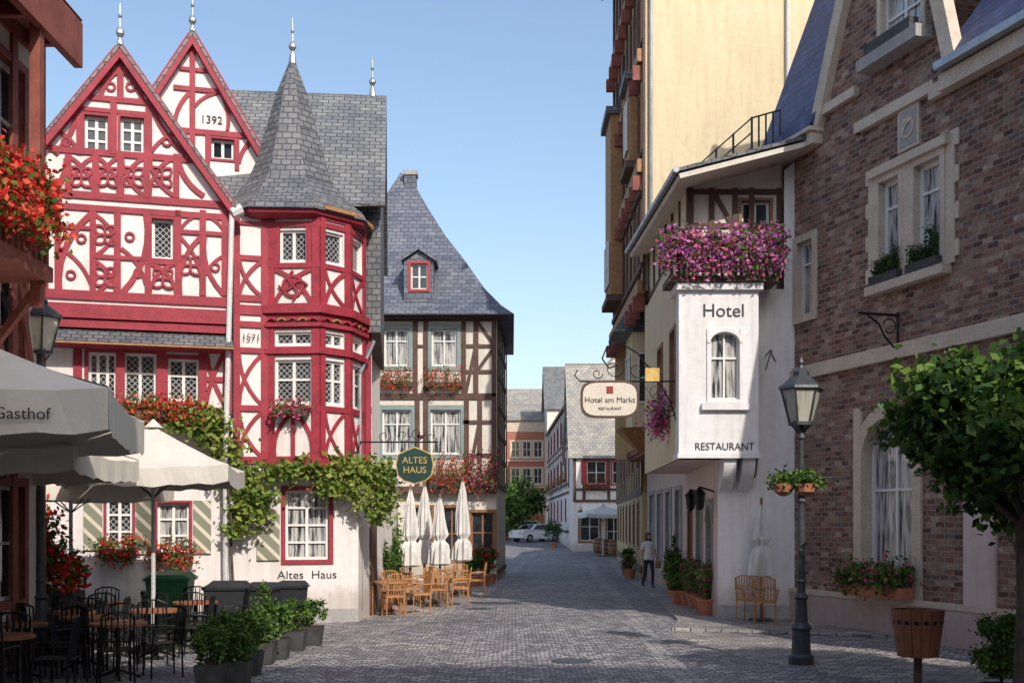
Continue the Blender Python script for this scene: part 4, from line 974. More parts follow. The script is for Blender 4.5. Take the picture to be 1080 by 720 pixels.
# ================= left balcony house =================
def balcony_house():
    b=B('balcony_timber_house'); x=-7.0; RB='timber_redbrown'; ye=16.9
    Wl=W((x,-6),(x,ye)); L=Wl.L
    wins=[dict(u0=u,u1=u+1.1,z0=z,z1=z+1.6,cols=2,rows=2,trim=RB,tw=.12,glass='glass') for u in (3,7,11,15,19.2,21.2) for z in (1.0,4.0,6.9)]
    facade(b,Wl,[(0,-.1),(L,-.1),(L,9.8),(0,9.8)],'plaster_cream',wins)
    for z in (.3,2.9,3.5,5.9,6.4,9.0,9.6): beam(b,Wl,RB,(0,z),(L,z),.18)
    for i in range(25): beam(b,Wl,RB,(L*i/24,0),(L*i/24,9.7),.16)
    for i in range(8): beam(b,Wl,RB,(L-.1-i*.97,3.6),(L-.9-i*.97,5.8),.12)
    b.quad('plaster_cream',(x-8,ye,-.1),(x,ye,-.1),(x,ye,9.8),(x-8,ye,9.8))
    # balcony
    xe=x+.75; yb=15.5
    b.box(RB,x,xe,9,yb,5.35,5.55)
    for i in range(36): yy=9.05+i*.18; b.box(RB,xe-.09,xe-.03,yy,yy+.08,5.55,6.15)
    b.box(RB,xe-.12,xe,9,yb,6.15,6.25)
    for yy in (9.1,13.9,yb-.1): b.box(RB,x+.50,x+.64,yy-.07,yy+.07,5.0,9.0)
    for yy in (11.5,13.4,yb-.1): b.tube(RB,(x,yy,4.5),(xe-.1,yy,5.35),.07,4)
    # eave
    xo=x+.70; yo=16.7
    prismroof(b,'slate_roof',[(xo,-7,9.45),(xo,yo,9.45),(x-3.4,yo,14),(x-3.4,-7,14)],.12,RB)
    prismroof(b,'slate_roof',[(x-8,-7,9.25),(x-8,yo,9.25),(x-3.4,yo,14),(x-3.4,-7,14)],.12,RB)
    b.box(RB,x,xo-.12,-6,yo-.1,9.15,9.28)
    for i in range(25): yy=-6+i*.93; b.box(RB,x,xo-.1,yy,yy+.12,8.95,9.149)
    b.box(RB,xo-.12,xo+.0,-6,yo,8.75,9.4)
    b.quad('plaster_cream',(x,yo-.1,9),(x-8,yo-.1,9),(x-3.4,yo-.1,13.8))
    e=b.done()
    bl=[(xe+.04,9.2+i*.3,6.36-.02*(i%3),.24,.26,.32) for i in range(21)]+[(xe+.12,9.2+i*.3,5.98,.19,.24,.26) for i in range(21)]
    leaves('balcony_geraniums',bl,9500,.09,['petal_red','petal_coral','leafA','leafC'],8,.42,e,weights=[.34,.28,.22,.16])
balcony_house()
def hedge_flowers():
    b=B('geranium_trough'); b.box('stone_planter',-8.4,-6.9,17.9,18.4,0,1.0); b.box('soil',-8.35,-6.95,17.95,18.35,.99,1.01); e=b.done()
    leaves('geranium_foliage',[(-8.2,18.1,1.3,.4,.4,.5),(-7.8,18.1,1.6,.4,.4,.6),(-7.4,18.1,1.7,.35,.4,.6),(-7.1,18.1,1.3,.3,.35,.4)],3500,.1,['petal_red','petal_red','leafA','leafC'],14,.35,e,weights=[.25,.2,.35,.2])
hedge_flowers()

# ================= unseen houses added behind the camera, sized to shade the square =================
w=W((26,-8),(2,-8)); block('unseen_shading_houses',w,9,17.5,25,'plaster_cream','slate_roof',simple_windows(None,w,10,4,1,23,1.2,3.4,1.2,1.8,cols=2,rows=2)).done()
w=W((1.9,-8),(-14,-8)); block('unseen_shading_houses',w,9,10,14,'plaster_ochre','slate_roof',simple_windows(None,w,6,3,1,15,1.2,3.0,1.2,1.6,cols=2,rows=2)).done()

# ================= street furniture =================
def lamp(name,x,y,h,s=1.0,k=1.0):
    b=B(name); m='lamp_metal'
    pr=[(.17,0),(.17,.12),(.13,.16),(.12,.5),(.14,.54),(.09,.62),(.075,.95),(.10,.99),(.06,1.05),(.055,1.2),(.075,1.22),(.055,1.26),(.048,h*.55),(.07,h*.56),(.045,h*.58),(.035,h-1.0),(.06,h-.96),(.04,h-.9),(.03,h-.78)]
    b.lathe(m,(x,y,0),[(r*k,z) for r,z in pr],12)
    for j in (0,1,2,3):
        a=math.pi/4+j*math.pi/2; b.tube(m,(x,y,h-.95),(x+.17*math.cos(a)*s,y+.17*math.sin(a)*s,h-.72),.012)
    zb=h-.75; r0=.15*s; r1=.26*s; hh=.5
    b.lathe('lamp_glass',(x,y,zb),[(r0-.01,.02),(r1-.012,hh-.01)],6)
    for j in range(6):
        a=2*math.pi*j/6; b.tube(m,(x+r0*math.cos(a),y+r0*math.sin(a),zb),(x+r1*math.cos(a),y+r1*math.sin(a),zb+hh),.014)
    b.lathe(m,(x,y,zb-.03),[(r0+.02,0),(r0+.02,.04)],6)
    b.lathe(m,(x,y,zb+hh),[(r1+.04,0),(r1+.03,.04),(r1*.55,.17),(r1*.4,.2),(r1*.4,.26),(.05,.32),(.03,.36),(.045,.40),(.008,.48)],6)
    return b
x=gx(845,16.8)
lamp_r=lamp('street_lamp',x,16.8,4.3,1.15,1.1); lamp_r.tube('lamp_metal',(x-.45,16.8,2.75),(x+.45,16.8,2.75),.015); lamp_r.done()
for dx in (-.28,.05):
    b=B('hanging_flower_basket'); b.lathe('terracotta',(x+dx,16.75,2.48),[(.05,0),(.13,.06),(.16,.18)],10); ee=b.done()
    leaves('basket_foliage',[(x+dx,16.75,2.70,.2,.2,.12)],450,.07,['leafA','leafC','leafB'],8,.4,ee)
lamp('street_lamp',gx(42,16.8),16.8,5.35,1.15,1.35).done()

def post_planter(x,y):
    b=B('barrel_planter_on_post'); b.tube('timber_brown',(x,y,0),(x,y,.45),.055,8)
    b.lathe('soil',(x,y,.9),[(.27,0),(.27,.02)],12)
    n=16
    for i in range(n):
        a=2*math.pi*i/n; p=Vector((x+.25*math.cos(a),y+.25*math.sin(a),.38)); q=Vector((x+.33*math.cos(a),y+.33*math.sin(a),.98)); t=Vector((-math.sin(a),math.cos(a),0)); rr=Vector((math.cos(a),math.sin(a),0))*.03
        b.add('wood_planter',[p-t*.046,p+t*.046,q+t*.06,q-t*.06,p-t*.046-rr,p+t*.046-rr,q+t*.06-rr,q-t*.06-rr],[(0,1,2,3),(7,6,5,4),(0,3,7,4),(1,5,6,2),(3,2,6,7),(0,4,5,1)])
    b.lathe('wood_planter',(x,y,.38),[(.24,0),(.24,.03)],16)
    b.lathe('iron_work',(x,y,.80),[(.312,0),(.318,.05)],16)
    b.done()
post_planter(gx(968,14.6),14.6)

def potted(name,x,y,r,h,pot='terracotta',n=900,kind='ball',mats=('leafA','leafB','leafX'),w=None,z=0,leaf=.05,square=False,ph=.35):
    b=B(name); pr=min(r*.75,.26)
    if square: b.frust(pot,(x,y),pr*1.05,pr*1.35,z,z+ph); b.frust('soil',(x,y),pr*1.25,pr*1.25,z+ph-.01,z+ph+.006)
    else: b.lathe(pot,(x,y,z),[(pr*.7,0),(pr,ph*.85),(pr*1.12,ph*.86),(pr*1.12,ph),(pr*.95,ph),(pr*.93,ph-.04)],14)
    b.tube('bark',(x,y,z+ph-.05),(x,y,z+ph+h*.4),.02)
    e=b.done()
    if kind=='cone': bl=[(x,y,z+ph+h*.25,r,r,h*.3),(x,y,z+ph+h*.55,r*.7,r*.7,h*.28),(x,y,z+ph+h*.85,r*.35,r*.35,h*.25)]
    elif kind=='wild': bl=[(x+random.uniform(-r,r)*.5,y+random.uniform(-r,r)*.5,z+ph+h*random.uniform(.2,.8),r*.6,r*.6,h*.3) for _ in range(6)]
    else: bl=[(x,y,z+ph+h*.5,r,r,h*.5)]
    leaves('foliage',bl,n,leaf,list(mats),34 if kind=='ball' else 16,.13 if kind=='ball' else .22,e,weights=w)
    return e
potted('boxwood_ball',gx(1056,14.0),14.0,.42,.86,'stone_planter',7000,mats=('leafA','leafC','leafA'),ph=.1)
for px_,d_,h_,r_,k_ in ((235,15.0,.62,.28,'ball'),(262,15.6,.60,.26,'ball'),(278,16.8,.85,.25,'cone'),(293,17.4,.62,.26,'ball'),(311,18.6,.55,.26,'ball'),(329,19.4,.52,.26,'ball'),(250,14.6,.6,.25,'cone'),(222,14.2,.55,.24,'ball')):
    potted('potted_conifer' if k_!='ball' else 'potted_boxwood',gx(px_,d_),d_,r_,h_,'stone_planter',1900,k_,('leafX','leafA','leafC'),square=True,ph=.32)
potted('potted_boxwood',gx(10,17),17,.4,.8,'stone_planter',1500)
for px_,d_,h_,r_,k_,f in ((712,31,1.2,.3,'cone',0),(720,29.5,.9,.35,'wild',0),(726,28,.8,.32,'wild',1),(735,27,.9,.36,'wild',1),(742,26,.7,.34,'wild',0),(746,25,.75,.3,'wild',1),(716,28.2,.5,.28,'wild',0),(664,41,.6,.3,'wild',1),(661,44,.7,.3,'wild',0),(710,33.5,1.0,.3,'wild',0)):
    potted('potted_shrub' if not f else 'potted_flowers',gx(px_,d_),d_,r_,h_,'terracotta',1300,k_,('leafA','leafB','leafC') if not f else ('leafA','leafC','petal_pink'),z=.06,leaf=.07,w=None if not f else [.45,.35,.2])
for px_,d_,f in ((497,37,0),(508,37.5,1),(516,38.5,1),(405,27.5,0),(398,30,0),(412,29,0),(393,28,1)):
    potted('potted_shrub' if not f else 'potted_flowers',gx(px_,d_),d_,.35,.9 if px_>450 else 1.5,'terracotta',1400,'wild',('leafA','leafB','leafC') if not f else ('leafA','leafB','petal_red'),leaf=.08,w=None if not f else [.45,.35,.2])
for px_,d_ in ((536,95),(543,100),(584,82)): potted('potted_shrub',gx(px_,d_),d_,.8,1.6,'terracotta',600,'wild',leaf=.16,z=gh(d_))

# trees
def tree(name,x,y,th,cz,R_,n,z=0,leaf=.12,rz=None,tr=.11,mats=('leafA','leafB','leafC'),nb=26):
    b=B(name); rz=rz or R_
    b.tube('bark',(x,y,z),(x+.03,y,z+th*.55),tr,10,tr*.8); b.tube('bark',(x+.03,y,z+th*.55),(x,y+.02,z+th),tr*.8,10,tr*.65)
    for k in range(9):
        a=k*2.4; el=.4+.5*random.random(); l=R_*random.uniform(.55,.9); p=Vector((x,y,z+th-.1+.05*k)); q=p+Vector((math.cos(a)*l*math.cos(el),math.sin(a)*l*math.cos(el),l*math.sin(el)+.1))
        m_=p.lerp(q,.5)+Vector((0,0,.08)); b.tube('bark',p,m_,tr*.4,6,tr*.25); b.tube('bark',m_,q,tr*.25,6,tr*.1)
    e=b.done(); bl=[]
    for k in range(nb):
        v=Vector((random.gauss(0,1),random.gauss(0,1),random.gauss(0,1))).normalized()*random.uniform(.35,.88)
        bl.append((x+v.x*R_,y+v.y*R_,z+cz+v.z*rz,R_*.33,R_*.33,rz*.25))
    leaves('crown',bl,n,leaf,list(mats),9,.44,e)
tree('maple_tree',gx(1078,13.4),13.4,2.1,gz(455,13.4),1.42,25000,leaf=.135,rz=1.20,nb=38)
tree('street_tree',gx(548,104),104,2,3.4,2.4,3000,z=.6,leaf=.35,tr=.2)
tree('street_tree',gx(533,92),92,1.8,2.6,1.8,2500,z=.6,leaf=.3,tr=.15)

# umbrellas
def umbrella(x,y,half,ze,za,mat='canvas',rot=0,val=.26,text=None,tu=.72):
    b=B('parasol'); c=math.cos(rot); s=math.sin(rot)
    def T(u,v,z): return (x+u*c-v*s,y+u*s+v*c,z)
    K=8; cor=[(-1,-1),(1,-1),(1,1),(-1,1)]
    for k in range(4):
        a=cor[k]; d=cor[(k+1)%4]
        rows=[]
        for j in range(K+1):
            t=j/K; z=za+(ze-za)*(t**1.0); row=[]
            for i in range(K+1):
                q=i/K; u=(a[0]+(d[0]-a[0])*q)*t*half; v=(a[1]+(d[1]-a[1])*q)*t*half
                sag=-.07*math.sin(math.pi*q)*t*(1)-.05*math.sin(math.pi*t)+.012*math.sin(q*17+j)*t
                row.append(T(u,v,z+sag))
            rows.append(row)
        vs=[p for r in rows for p in r]; m_=K+1
        b.add(mat,vs,[(j*m_+i,j*m_+i+1,(j+1)*m_+i+1,(j+1)*m_+i) for j in range(K) for i in range(K)])
        e_=rows[-1]; M2=24; top=[];bot=[]
        for i in range(M2+1):
            q=i/M2; ii=min(K-1,int(q*K)); f=q*K-ii
            p=Vector(e_[ii]).lerp(Vector(e_[ii+1]),f); top.append(p); bot.append(p+Vector((.01*math.sin(i*1.3),.015*math.cos(i*1.1),-val-.03*math.sin(q*math.pi*6)**2)))
        b.add(mat,top+bot,[(i,i+1,M2+2+i,M2+1+i) for i in range(M2)])
        b.tube('lamp_metal',T(0,0,za-.12),T(a[0]*half*.98,a[1]*half*.98,ze-.06),.015)
        b.tube('lamp_metal',T(0,0,ze-.5),T(a[0]*half*.5,a[1]*half*.5,(ze+za)/2-.1),.012)
    b.tube('white_pipe',(x,y,0),(x,y,za+.06),.035,8); b.frust('stone_planter',(x,y),.42,.38,0,.1); b.lathe(mat,(x,y,za-.03),[(.16,0),(.05,.1),(.01,.14)],8)
    if text:
        ww=W((T(-half,-half-.035,0)[0],T(-half,-half-.035,0)[1]),(T(half,-half-.035,0)[0],T(half,-half-.035,0)[1]))
        textobj(b,ww,text,ww.L*tu,ze-.05-val*.55,.15,'dark_paint',.006,.002)
    b.done()
umbrella(-5.85,11.7,1.82,3.32,4.15,'canvas',math.radians(13),.38,'Gasthof',.80)
umbrella(-7.0,15.0,1.65,3.0,3.75,'canvas',math.radians(5),.28)
umbrella(-5.80,18.4,1.32,2.98,3.65,'canvas_grey',math.radians(8),.26)
umbrella(-7.6,19.6,1.5,2.75,3.35,'canvas',math.radians(8),.22)
def closed_umbrella(x,y,h,z=0,mat='canvas_white',k=1):
    b=B('closed_parasol'); b.tube('frame_wood',(x,y,z),(x,y,z+h+.1),.03,8); b.frust('stone_planter',(x,y),.35,.3,z,z+.1)
    b.lathe(mat,(x,y,z),[(.12*k,.95),(.21*k,1.0),(.19*k,1.35),(.16*k,1.5),(.09*k,1.62),(.15*k,1.75),(.13*k,h*.72),(.07*k,h*.9),(.02,h)],22,0,lambda i,j:(1.22 if i%2 else .72)+.16*math.sin(i*1.7+j*1.3))
    b.done()
for px_,d_,h_ in ((433,29,2.95),(448,31,3.1),(464,30,2.75),(488,33,3.3)): closed_umbrella(gx(px_,d_),d_,h_,k=1.15)
closed_umbrella(gx(803,23.5),23.5,2.5)

# chairs and tables
def chair_mesh(name,seat,frame,wick=False):
    b=B(name); s=.21
    for a,c in ((-1,-1),(1,-1),(1,1),(-1,1)): b.tube(frame,(a*s,c*s,0),(a*s*.95,c*s*.95,.45),.014)
    for a in (-1,1): b.tube(frame,(a*s*.95,s*.95,.45),(a*s*.95,s*1.25,.9),.014)
    b.path(frame,[(-s*.95,s*1.25,.9),(-s*.4,s*1.3,.95),(s*.4,s*1.3,.95),(s*.95,s*1.25,.9)],.014)
    if wick:
        b.box(seat,-.22,.22,-.22,.2,.43,.48)
        for i in range(7): xx=-.17+i*.057; b.tube(seat,(xx,.2,.46),(xx,.265,.92),.012,5)
        for z in (.6,.75): b.tube(seat,(-.2,.22+(z-.45)*.12,z),(.2,.22+(z-.45)*.12,z),.012,5)
        for a in (-1,1): b.path(seat,[(a*.21,.24,.68),(a*.25,.0,.68),(a*.24,-.2,.64),(a*.21,-.2,.45)],.018)
    else:
        for i in range(6): yy=-.2+i*.08; b.box(seat,-.21,.21,yy,yy+.06,.445,.462)
        for i in range(5): xx=-.15+i*.075; b.tube(seat,(xx,.2,.46),(xx,.27,.93),.010,5)
        for a in (-1,1): b.path(frame,[(a*.2,.25,.66),(a*.23,.0,.67),(a*.22,-.18,.66),(a*.2,-.19,.45)],.013)
    return joined(b)
def table_mesh(name,mat,frame,r=.38):
    b=B(name); b.lathe(mat,(0,0,.71),[(r,0),(r,.03),(r-.01,.04)],20); b.tube(frame,(0,0,.03),(0,0,.71),.03,8)
    for k in range(4): a=k*math.pi/2+.4; b.tube(frame,(0,0,.12),(.3*math.cos(a),.3*math.sin(a),.01),.018)
    return joined(b)
cm=chair_mesh('bistro_chair','iron_work','iron_work'); tm=table_mesh('bistro_table','wood_planter','iron_work')
for tx,ty in ((-6.6,15.2),(-5.3,15.3),(-6.7,17.2),(-5.5,17.6),(-6.1,13.6),(-6.9,19.2),(-5.4,19.4),(-7.6,18.8),(-6.1,16.3)):
    place(tm,'bistro_table',tx,ty)
    for a in (.3,1.9,3.5,5.0):
        place(cm,'bistro_chair',tx+.58*math.cos(a),ty+.58*math.sin(a),0,a-math.pi/2+random.uniform(-.3,.3))
cw=chair_mesh('wicker_chair','wicker','wicker',True); tw_=table_mesh('cafe_table','wicker','frame_wood',.4)
for tx,ty in ((-2.75,25.9),(-1.9,28.4),(-3.0,30.0),(-1.6,32)):
    place(tw_,'cafe_table',tx,ty)
    for a in (.2,1.7,3.3,4.9): place(cw,'wicker_chair',tx+.62*math.cos(a),ty+.62*math.sin(a),0,a-math.pi/2+random.uniform(-.3,.3))
place(cw,'wicker_chair',4.85,23.2,.06,2.5); place(cw,'wicker_chair',5.05,22.7,.06,2.9)

# wheelie bins
def bin_(x,y,mat,rot=0,s=1.0,name='wheelie_bin',wide=.30):
    b=B(name); 
    vs=[(-wide*.8,-.25,.08),(wide*.8,-.25,.08),(wide*.8,.22,.08),(-wide*.8,.22,.08),(-wide,-.33,.95),(wide,-.33,.95),(wide,.30,.98),(-wide,.30,.98)]
    b.add(mat,vs,[(0,3,2,1),(4,5,6,7),(0,1,5,4),(1,2,6,5),(2,3,7,6),(3,0,4,7)])
    b.box(mat,-wide-.03,wide+.03,-.36,.33,.95,.99)
    b.add(mat,[(-wide-.02,-.37,.992),(wide+.02,-.37,.992),(wide+.02,.33,1.0),(-wide-.02,.33,1.0),(-wide*.8,-.3,1.05),(wide*.8,-.3,1.05),(wide*.8,.28,1.09),(-wide*.8,.28,1.09)],[(4,5,6,7),(0,1,5,4),(1,2,6,5),(2,3,7,6),(3,0,4,7)])
    b.tube(mat,(-wide*.8,.38,1.0),(wide*.8,.38,1.0),.018)
    for a in (-1,1):
        b.tube('rubber',(a*wide*.85,.22,.1),(a*(wide*.85+.05),.22,.1),.1,14); b.tube(mat,(a*wide*.8,.3,.97),(a*wide*.8,.38,1.0),.018)
    for xx in (-wide*.5,0,wide*.5): b.box(mat,xx-.015,xx+.015,-.315,-.27,.2,.9)
    place(joined(b),name,x,y,0,rot,s)
bin_(gx(240,20.0),20.0,'bin_grey',.1,.97,'waste_bin',.38); bin_(gx(275,21.0),21.0,'bin_grey',-.1,.90,'waste_bin',.32); bin_(gx(306,22.0),22.0,'bin_grey',-.1,.88,'waste_bin',.32); bin_(gx(180,20.6),20.6,'bin_green',.1,1.1,'green_waste_bin',.34)

# hotel hanging sign
def hsign():
    b=B('hanging_hotel_sign'); y=24.0; ww=W((gx(613,y),y),(gx(673,y),y)); L=ww.L; cz=gz(421,y); cu=L/2
    def plaque(mat,sx,sz,o0,o1):
        pts=[]
        for i in range(28):
            t=2*math.pi*i/28; cx_=math.copysign(abs(math.cos(t))**.45,math.cos(t)); sz_=math.copysign(abs(math.sin(t))**.6,math.sin(t)); pts.append((cu+cx_*sx,cz+sz_*sz))
        n=len(pts); b.add(mat,[ww.P(u,z,o1) for u,z in pts]+[ww.P(u,z,o0) for u,z in pts],[tuple(range(n)),tuple(range(n,2*n))[::-1]]+[(i,(i+1)%n,n+(i+1)%n,n+i) for i in range(n)])
    plaque('timber_brown',.62,.40,-.03,.03); plaque('sign_cream',.57,.35,-.04,.04)
    textobj(b,ww,'Hotel am Markt',cu,cz-.02,.165,'dark_paint',.046,.003); textobj(b,ww,'RESTAURANT',cu,cz-.2,.08,'dark_paint',.046,.003)
    wbox(b,ww,'red_paint',cu-.07,cu+.07,cz+.12,cz+.27,.041,.05)
    I='iron_work'; P=lambda px_,py_: (gx(px_,y),y,gz(py_,y))
    b.path(I,[P(612,402),P(716,402)],.018); b.path(I,[P(718,370),P(718,462)],.02)
    for x_ in (622,664): b.path(I,[P(x_,402),P(x_,409)],.01)
    b.path(I,[P(716,455),P(708,425),P(690,395),P(672,372),P(655,362),P(640,366),P(635,378),P(642,388),P(652,385)],.016)
    for cx_,cy_,r in ((648,388,11),(672,390,10),(692,412,10),(706,432,8),(684,388,6),(630,394,6)):
        b.path(I,[P(cx_+r*math.cos(t*.6)*(1-t/16),cy_+r*math.sin(t*.6)*(1-t/16)) for t in range(13)],.010,5)
    b.path(I,[P(612,402),P(606,396),P(609,390)],.012)
    b.tube(I,P(716,402),(gx(720,24.2),24.2,gz(402,24.2)),.02)
    b.box('gold',gx(688,y)-.15,gx(688,y)+.15,y-.02,y+.02,gz(402,y),gz(388,y)); b.done()
hsign()
def asign():
    b=B('hanging_inn_sign'); y=23.6; ww=W((gx(415,y),y),(gx(460,y),y)); cu=ww.L/2; cz=gz(490,y)
    for mat,k,o in (('gold',1.0,.02),('sign_green',.93,.03)):
        pts=[(cu-.36*k,cz-.22*k),(cu-.24*k,cz-.33*k),(cu,cz-.40*k),(cu+.24*k,cz-.33*k),(cu+.36*k,cz-.22*k),(cu+.40*k,cz),(cu+.36*k,cz+.22*k),(cu+.2*k,cz+.30*k),(cu,cz+.38*k),(cu-.2*k,cz+.30*k),(cu-.36*k,cz+.22*k),(cu-.40*k,cz)]; n=len(pts)
        b.add(mat,[ww.P(u,z,o) for u,z in pts]+[ww.P(u,z,-o) for u,z in pts],[tuple(range(n)),tuple(range(n,2*n))[::-1]]+[(i,(i+1)%n,n+(i+1)%n,n+i) for i in range(n)])
    textobj(b,ww,'ALTES',cu,cz+.09,.19,'gold',.034,.003); textobj(b,ww,'HAUS',cu,cz-.11,.19,'gold',.034,.003)
    I='iron_work'; P=lambda px_,py_: (gx(px_,y),y,gz(py_,y))
    b.path(I,[P(380,466),P(462,466)],.016); b.path(I,[P(438,466),P(438,472)],.012)
    for cx_,cy_,r in ((425,459,8),(440,457,8),(455,461,6),(405,460,7)): b.path(I,[P(cx_+r*math.cos(t*.6)*(1-t/16),cy_+r*math.sin(t*.6)*(1-t/16)) for t in range(13)],.009,5)
    b.tube(I,P(380,466),(gx(380,24.6),24.6,gz(466,24.3)),.02)
    b.done()
asign()
def barrel(x,y):
    b=B('wine_barrel'); b.lathe('frame_wood',(x,y,gh(y)),[(.3,0),(.38,.25),(.41,.5),(.38,.75),(.3,1.0),(.05,1.0)],16)
    for z in (.12,.35,.65,.88): b.lathe('iron_work',(x,y,gh(y)+z),[(.385+.02*(1-abs(z-.5)*2.2)-.03*(abs(z-.5)>.3),0),(.39+.02*(1-abs(z-.5)*2.2)-.03*(abs(z-.5)>.3),.04)],16)
    b.done()
barrel(gx(640,70),70); barrel(gx(648,68),68); barrel(gx(632,72),72)
umbrella(gx(636,68),68,1.4,2.6,3.1,'canvas_white',.2,.2)

# car
def car(x,y,z,rot):
    b=B('parked_car')
    prof=[(-2.1,.35),(-2.15,.75),(-1.9,.95),(-1.2,1.02),(-.55,1.42),(.9,1.45),(1.65,1.05),(2.1,.95),(2.15,.4),(1.7,.25),(-1.7,.25)]
    n=len(prof); b.add('car_paint',[(p[0],-.86 if p[1]<1.03 else -.68,p[1]) for p in prof]+[(p[0],.86 if p[1]<1.03 else .68,p[1]) for p in prof],[tuple(range(n))[::-1],tuple(range(n,2*n))]+[(i,(i+1)%n,n+(i+1)%n,n+i) for i in range(n)])
    for s in (-1,1):
        b.add('glass',[(-1.0,s*.865,1.04),(1.4,s*.865,1.04),(.85,s*.70,1.38),(-.5,s*.70,1.36)],[(0,1,2,3)])
        for xx in (-1.35,1.35): b.tube('rubber',(xx,s*.70,.32),(xx,s*.88,.32),.32,18); b.tube('zinc',(xx,s*.87,.32),(xx,s*.895,.32),.19,12)
    b.add('glass',[(-1.22,-.7,1.045),(-1.22,.7,1.045),(-.62,.6,1.40),(-.62,-.6,1.40)],[(0,1,2,3)]); b.add('glass',[(1.67,-.7,1.06),(1.67,.7,1.06),(.98,.6,1.44),(.98,-.6,1.44)],[(0,3,2,1)])
    for s in (-1,1): b.box('lamp_glass',-2.17,-2.08,s*.6-.18,s*.6+.18,.65,.8); b.box('petal_red',2.1,2.16,s*.62-.15,s*.62+.15,.7,.88)
    place(joined(b),'parked_car',x,y,z,rot)
car(gx(565,92),92,gh(92)-.01,math.radians(40)); car(gx(553,104),104,gh(104)-.02,math.radians(20))

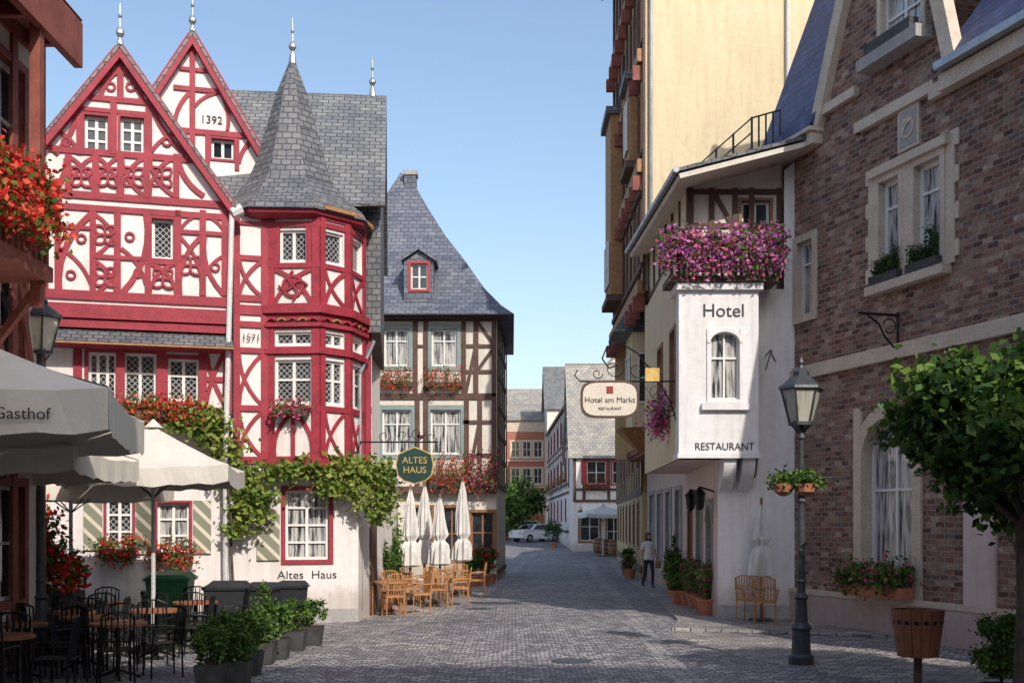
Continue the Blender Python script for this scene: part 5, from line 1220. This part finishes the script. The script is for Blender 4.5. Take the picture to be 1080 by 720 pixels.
# ================= person =================
def person(x,y,z,rot):
    vs=[];ed=[];rad=[]
    def v(p,r,par=None):
        vs.append(p); rad.append(r); 
        if par is not None: ed.append((par,len(vs)-1))
        return len(vs)-1
    pel=v((0,0,.92),.15); wa=v((0,.0,1.08),.125,pel); ch=v((0,.0,1.28),.145,wa); sh=v((0,0,1.38),.10,ch); nk=v((0,0,1.46),.05,sh); hd=v((0,-.01,1.54),.075,nk); ht=v((0,-.01,1.60),.085,hd); tp=v((0,0,1.66),.06,ht)
    for s,kn,an in ((1,(.09,-.12,.50),(.09,-.10,.08)),(-1,(-.09,.05,.49),(-.09,.28,.12))):
        h=v((s*.09,0,.86),.095,pel); k=v(kn,.06,h); a=v(an,.04,k); t=v((an[0],an[1]-.14,an[2]-.05),.03,a)
    for s,el,wr in ((1,(.23,.05,1.12),(.20,-.12,.95)),(-1,(-.23,.03,1.12),(-.22,-.02,.87))):
        a=v((s*.17,0,1.36),.055,sh); e=v(el,.042,a); w=v(wr,.028,e); p=v((wr[0],wr[1]-.03,wr[2]-.07),.030,w)
        for i in range(4): 
            q=v((wr[0]+(i-1.5)*.018,wr[1]-.05,wr[2]-.12),.009,p); v((wr[0]+(i-1.5)*.018,wr[1]-.07,wr[2]-.155+.008*abs(i-1.5)),.008,q)
        v((wr[0]-s*.045,wr[1]-.06,wr[2]-.09),.009,p)
    me=bpy.data.meshes.new('woman'); me.from_pydata(vs,ed,[]); o=bpy.data.objects.new('woman_skeleton',me); COL.objects.link(o)
    m=o.modifiers.new('s','SKIN'); 
    for i,r in enumerate(rad): me.skin_vertices[0].data[i].radius=(r,r*(.8 if i<4 else 1))
    me.skin_vertices[0].data[0].use_root=True
    o.modifiers.new('ss','SUBSURF').levels=2; o.modifiers['ss'].render_levels=2
    bpy.context.view_layer.update()
    m2=bpy.data.meshes.new_from_object(o.evaluated_get(bpy.context.evaluated_depsgraph_get())); bpy.data.objects.remove(o)
    m2.materials.clear()
    for k in ('skin','cloth_white','cloth_dark','hair'): m2.materials.append(M[k])
    for p in m2.polygons:
        c=p.center; p.use_smooth=True
        if c.z>1.44: p.material_index=3 if (c.y>.015 or c.z>1.66) else 0
        elif c.z>.88 and not (abs(c.x)>.17 and c.z<1.2): p.material_index=1
        elif abs(c.x)>.165 and c.z>.6: p.material_index=0
        elif c.z<.10: p.material_index=3
        else: p.material_index=2
    e=bpy.data.objects.new('woman',m2); COL.objects.link(e)
    b=B('woman_parts')
    b.lathe('hair',(0,.03,1.42),[(.05,0),(.095,.06),(.105,.16),(.095,.24),(.05,.28),(.01,.29)],14)
    b.lathe('skin',(0,-.10,1.545),[(.004,-.02),(.016,-.01),(.006,.03)],6)
    for s in (-1,1): b.lathe('dark_paint',(s*.03,-.088,1.575),[(.004,-.006),(.009,0),(.004,.006)],6)
    b.box('red_paint',-.02,.02,-.094,-.085,1.508,1.518)
    b.box('wicker',.22,.32,-.22,.0,.62,.84); b.path('wicker',[(.27,-.2,.84),(.24,-.14,.93),(.27,-.02,.84)],.01)
    me=joined(b,smooth=True); p=bpy.data.objects.new('hair_face_and_bag',me); COL.objects.link(p); p.parent=e
    e.location=(x,y,z); e.rotation_euler=(0,0,rot)
person(gx(684,35),35,.06,math.radians(15))

# ================= light, sky, camera =================
el=math.radians(38); az=math.atan2(.42,-.907)
dv=Vector((-math.sin(az)*math.cos(el),-math.cos(az)*math.cos(el),-math.sin(el)))
sun=bpy.data.lights.new('sun','SUN'); sun.energy=4.0; sun.angle=math.radians(.5); sun.color=(1,.92,.82)
so=bpy.data.objects.new('sun',sun); COL.objects.link(so); so.rotation_euler=dv.to_track_quat('-Z','Y').to_euler(); so.location=(20,-30,40)
wd=bpy.data.worlds.new('World'); scene.world=wd; wd.use_nodes=True; nt=wd.node_tree
sky=nt.nodes.new('ShaderNodeTexSky'); sky.sky_type='NISHITA'; sky.sun_disc=False; sky.sun_elevation=el; sky.sun_rotation=az
sky.air_density=1.2; sky.dust_density=2.2; sky.ozone_density=1.5
nt.links.new(sky.outputs[0],nt.nodes['Background'].inputs[0]); nt.nodes['Background'].inputs[1].default_value=.20
cam=bpy.data.cameras.new('camera'); co=bpy.data.objects.new('camera',cam); COL.objects.link(co); co.location=(0,0,H); co.rotation_euler=(math.radians(90),0,0)
cam.sensor_width=36; cam.lens=F/1080*36; cam.shift_y=(YH-360)/1080; cam.clip_end=3000; cam.clip_start=.1
scene.camera=co
scene.view_settings.view_transform='Standard'; scene.view_settings.look='None'; scene.view_settings.exposure=0
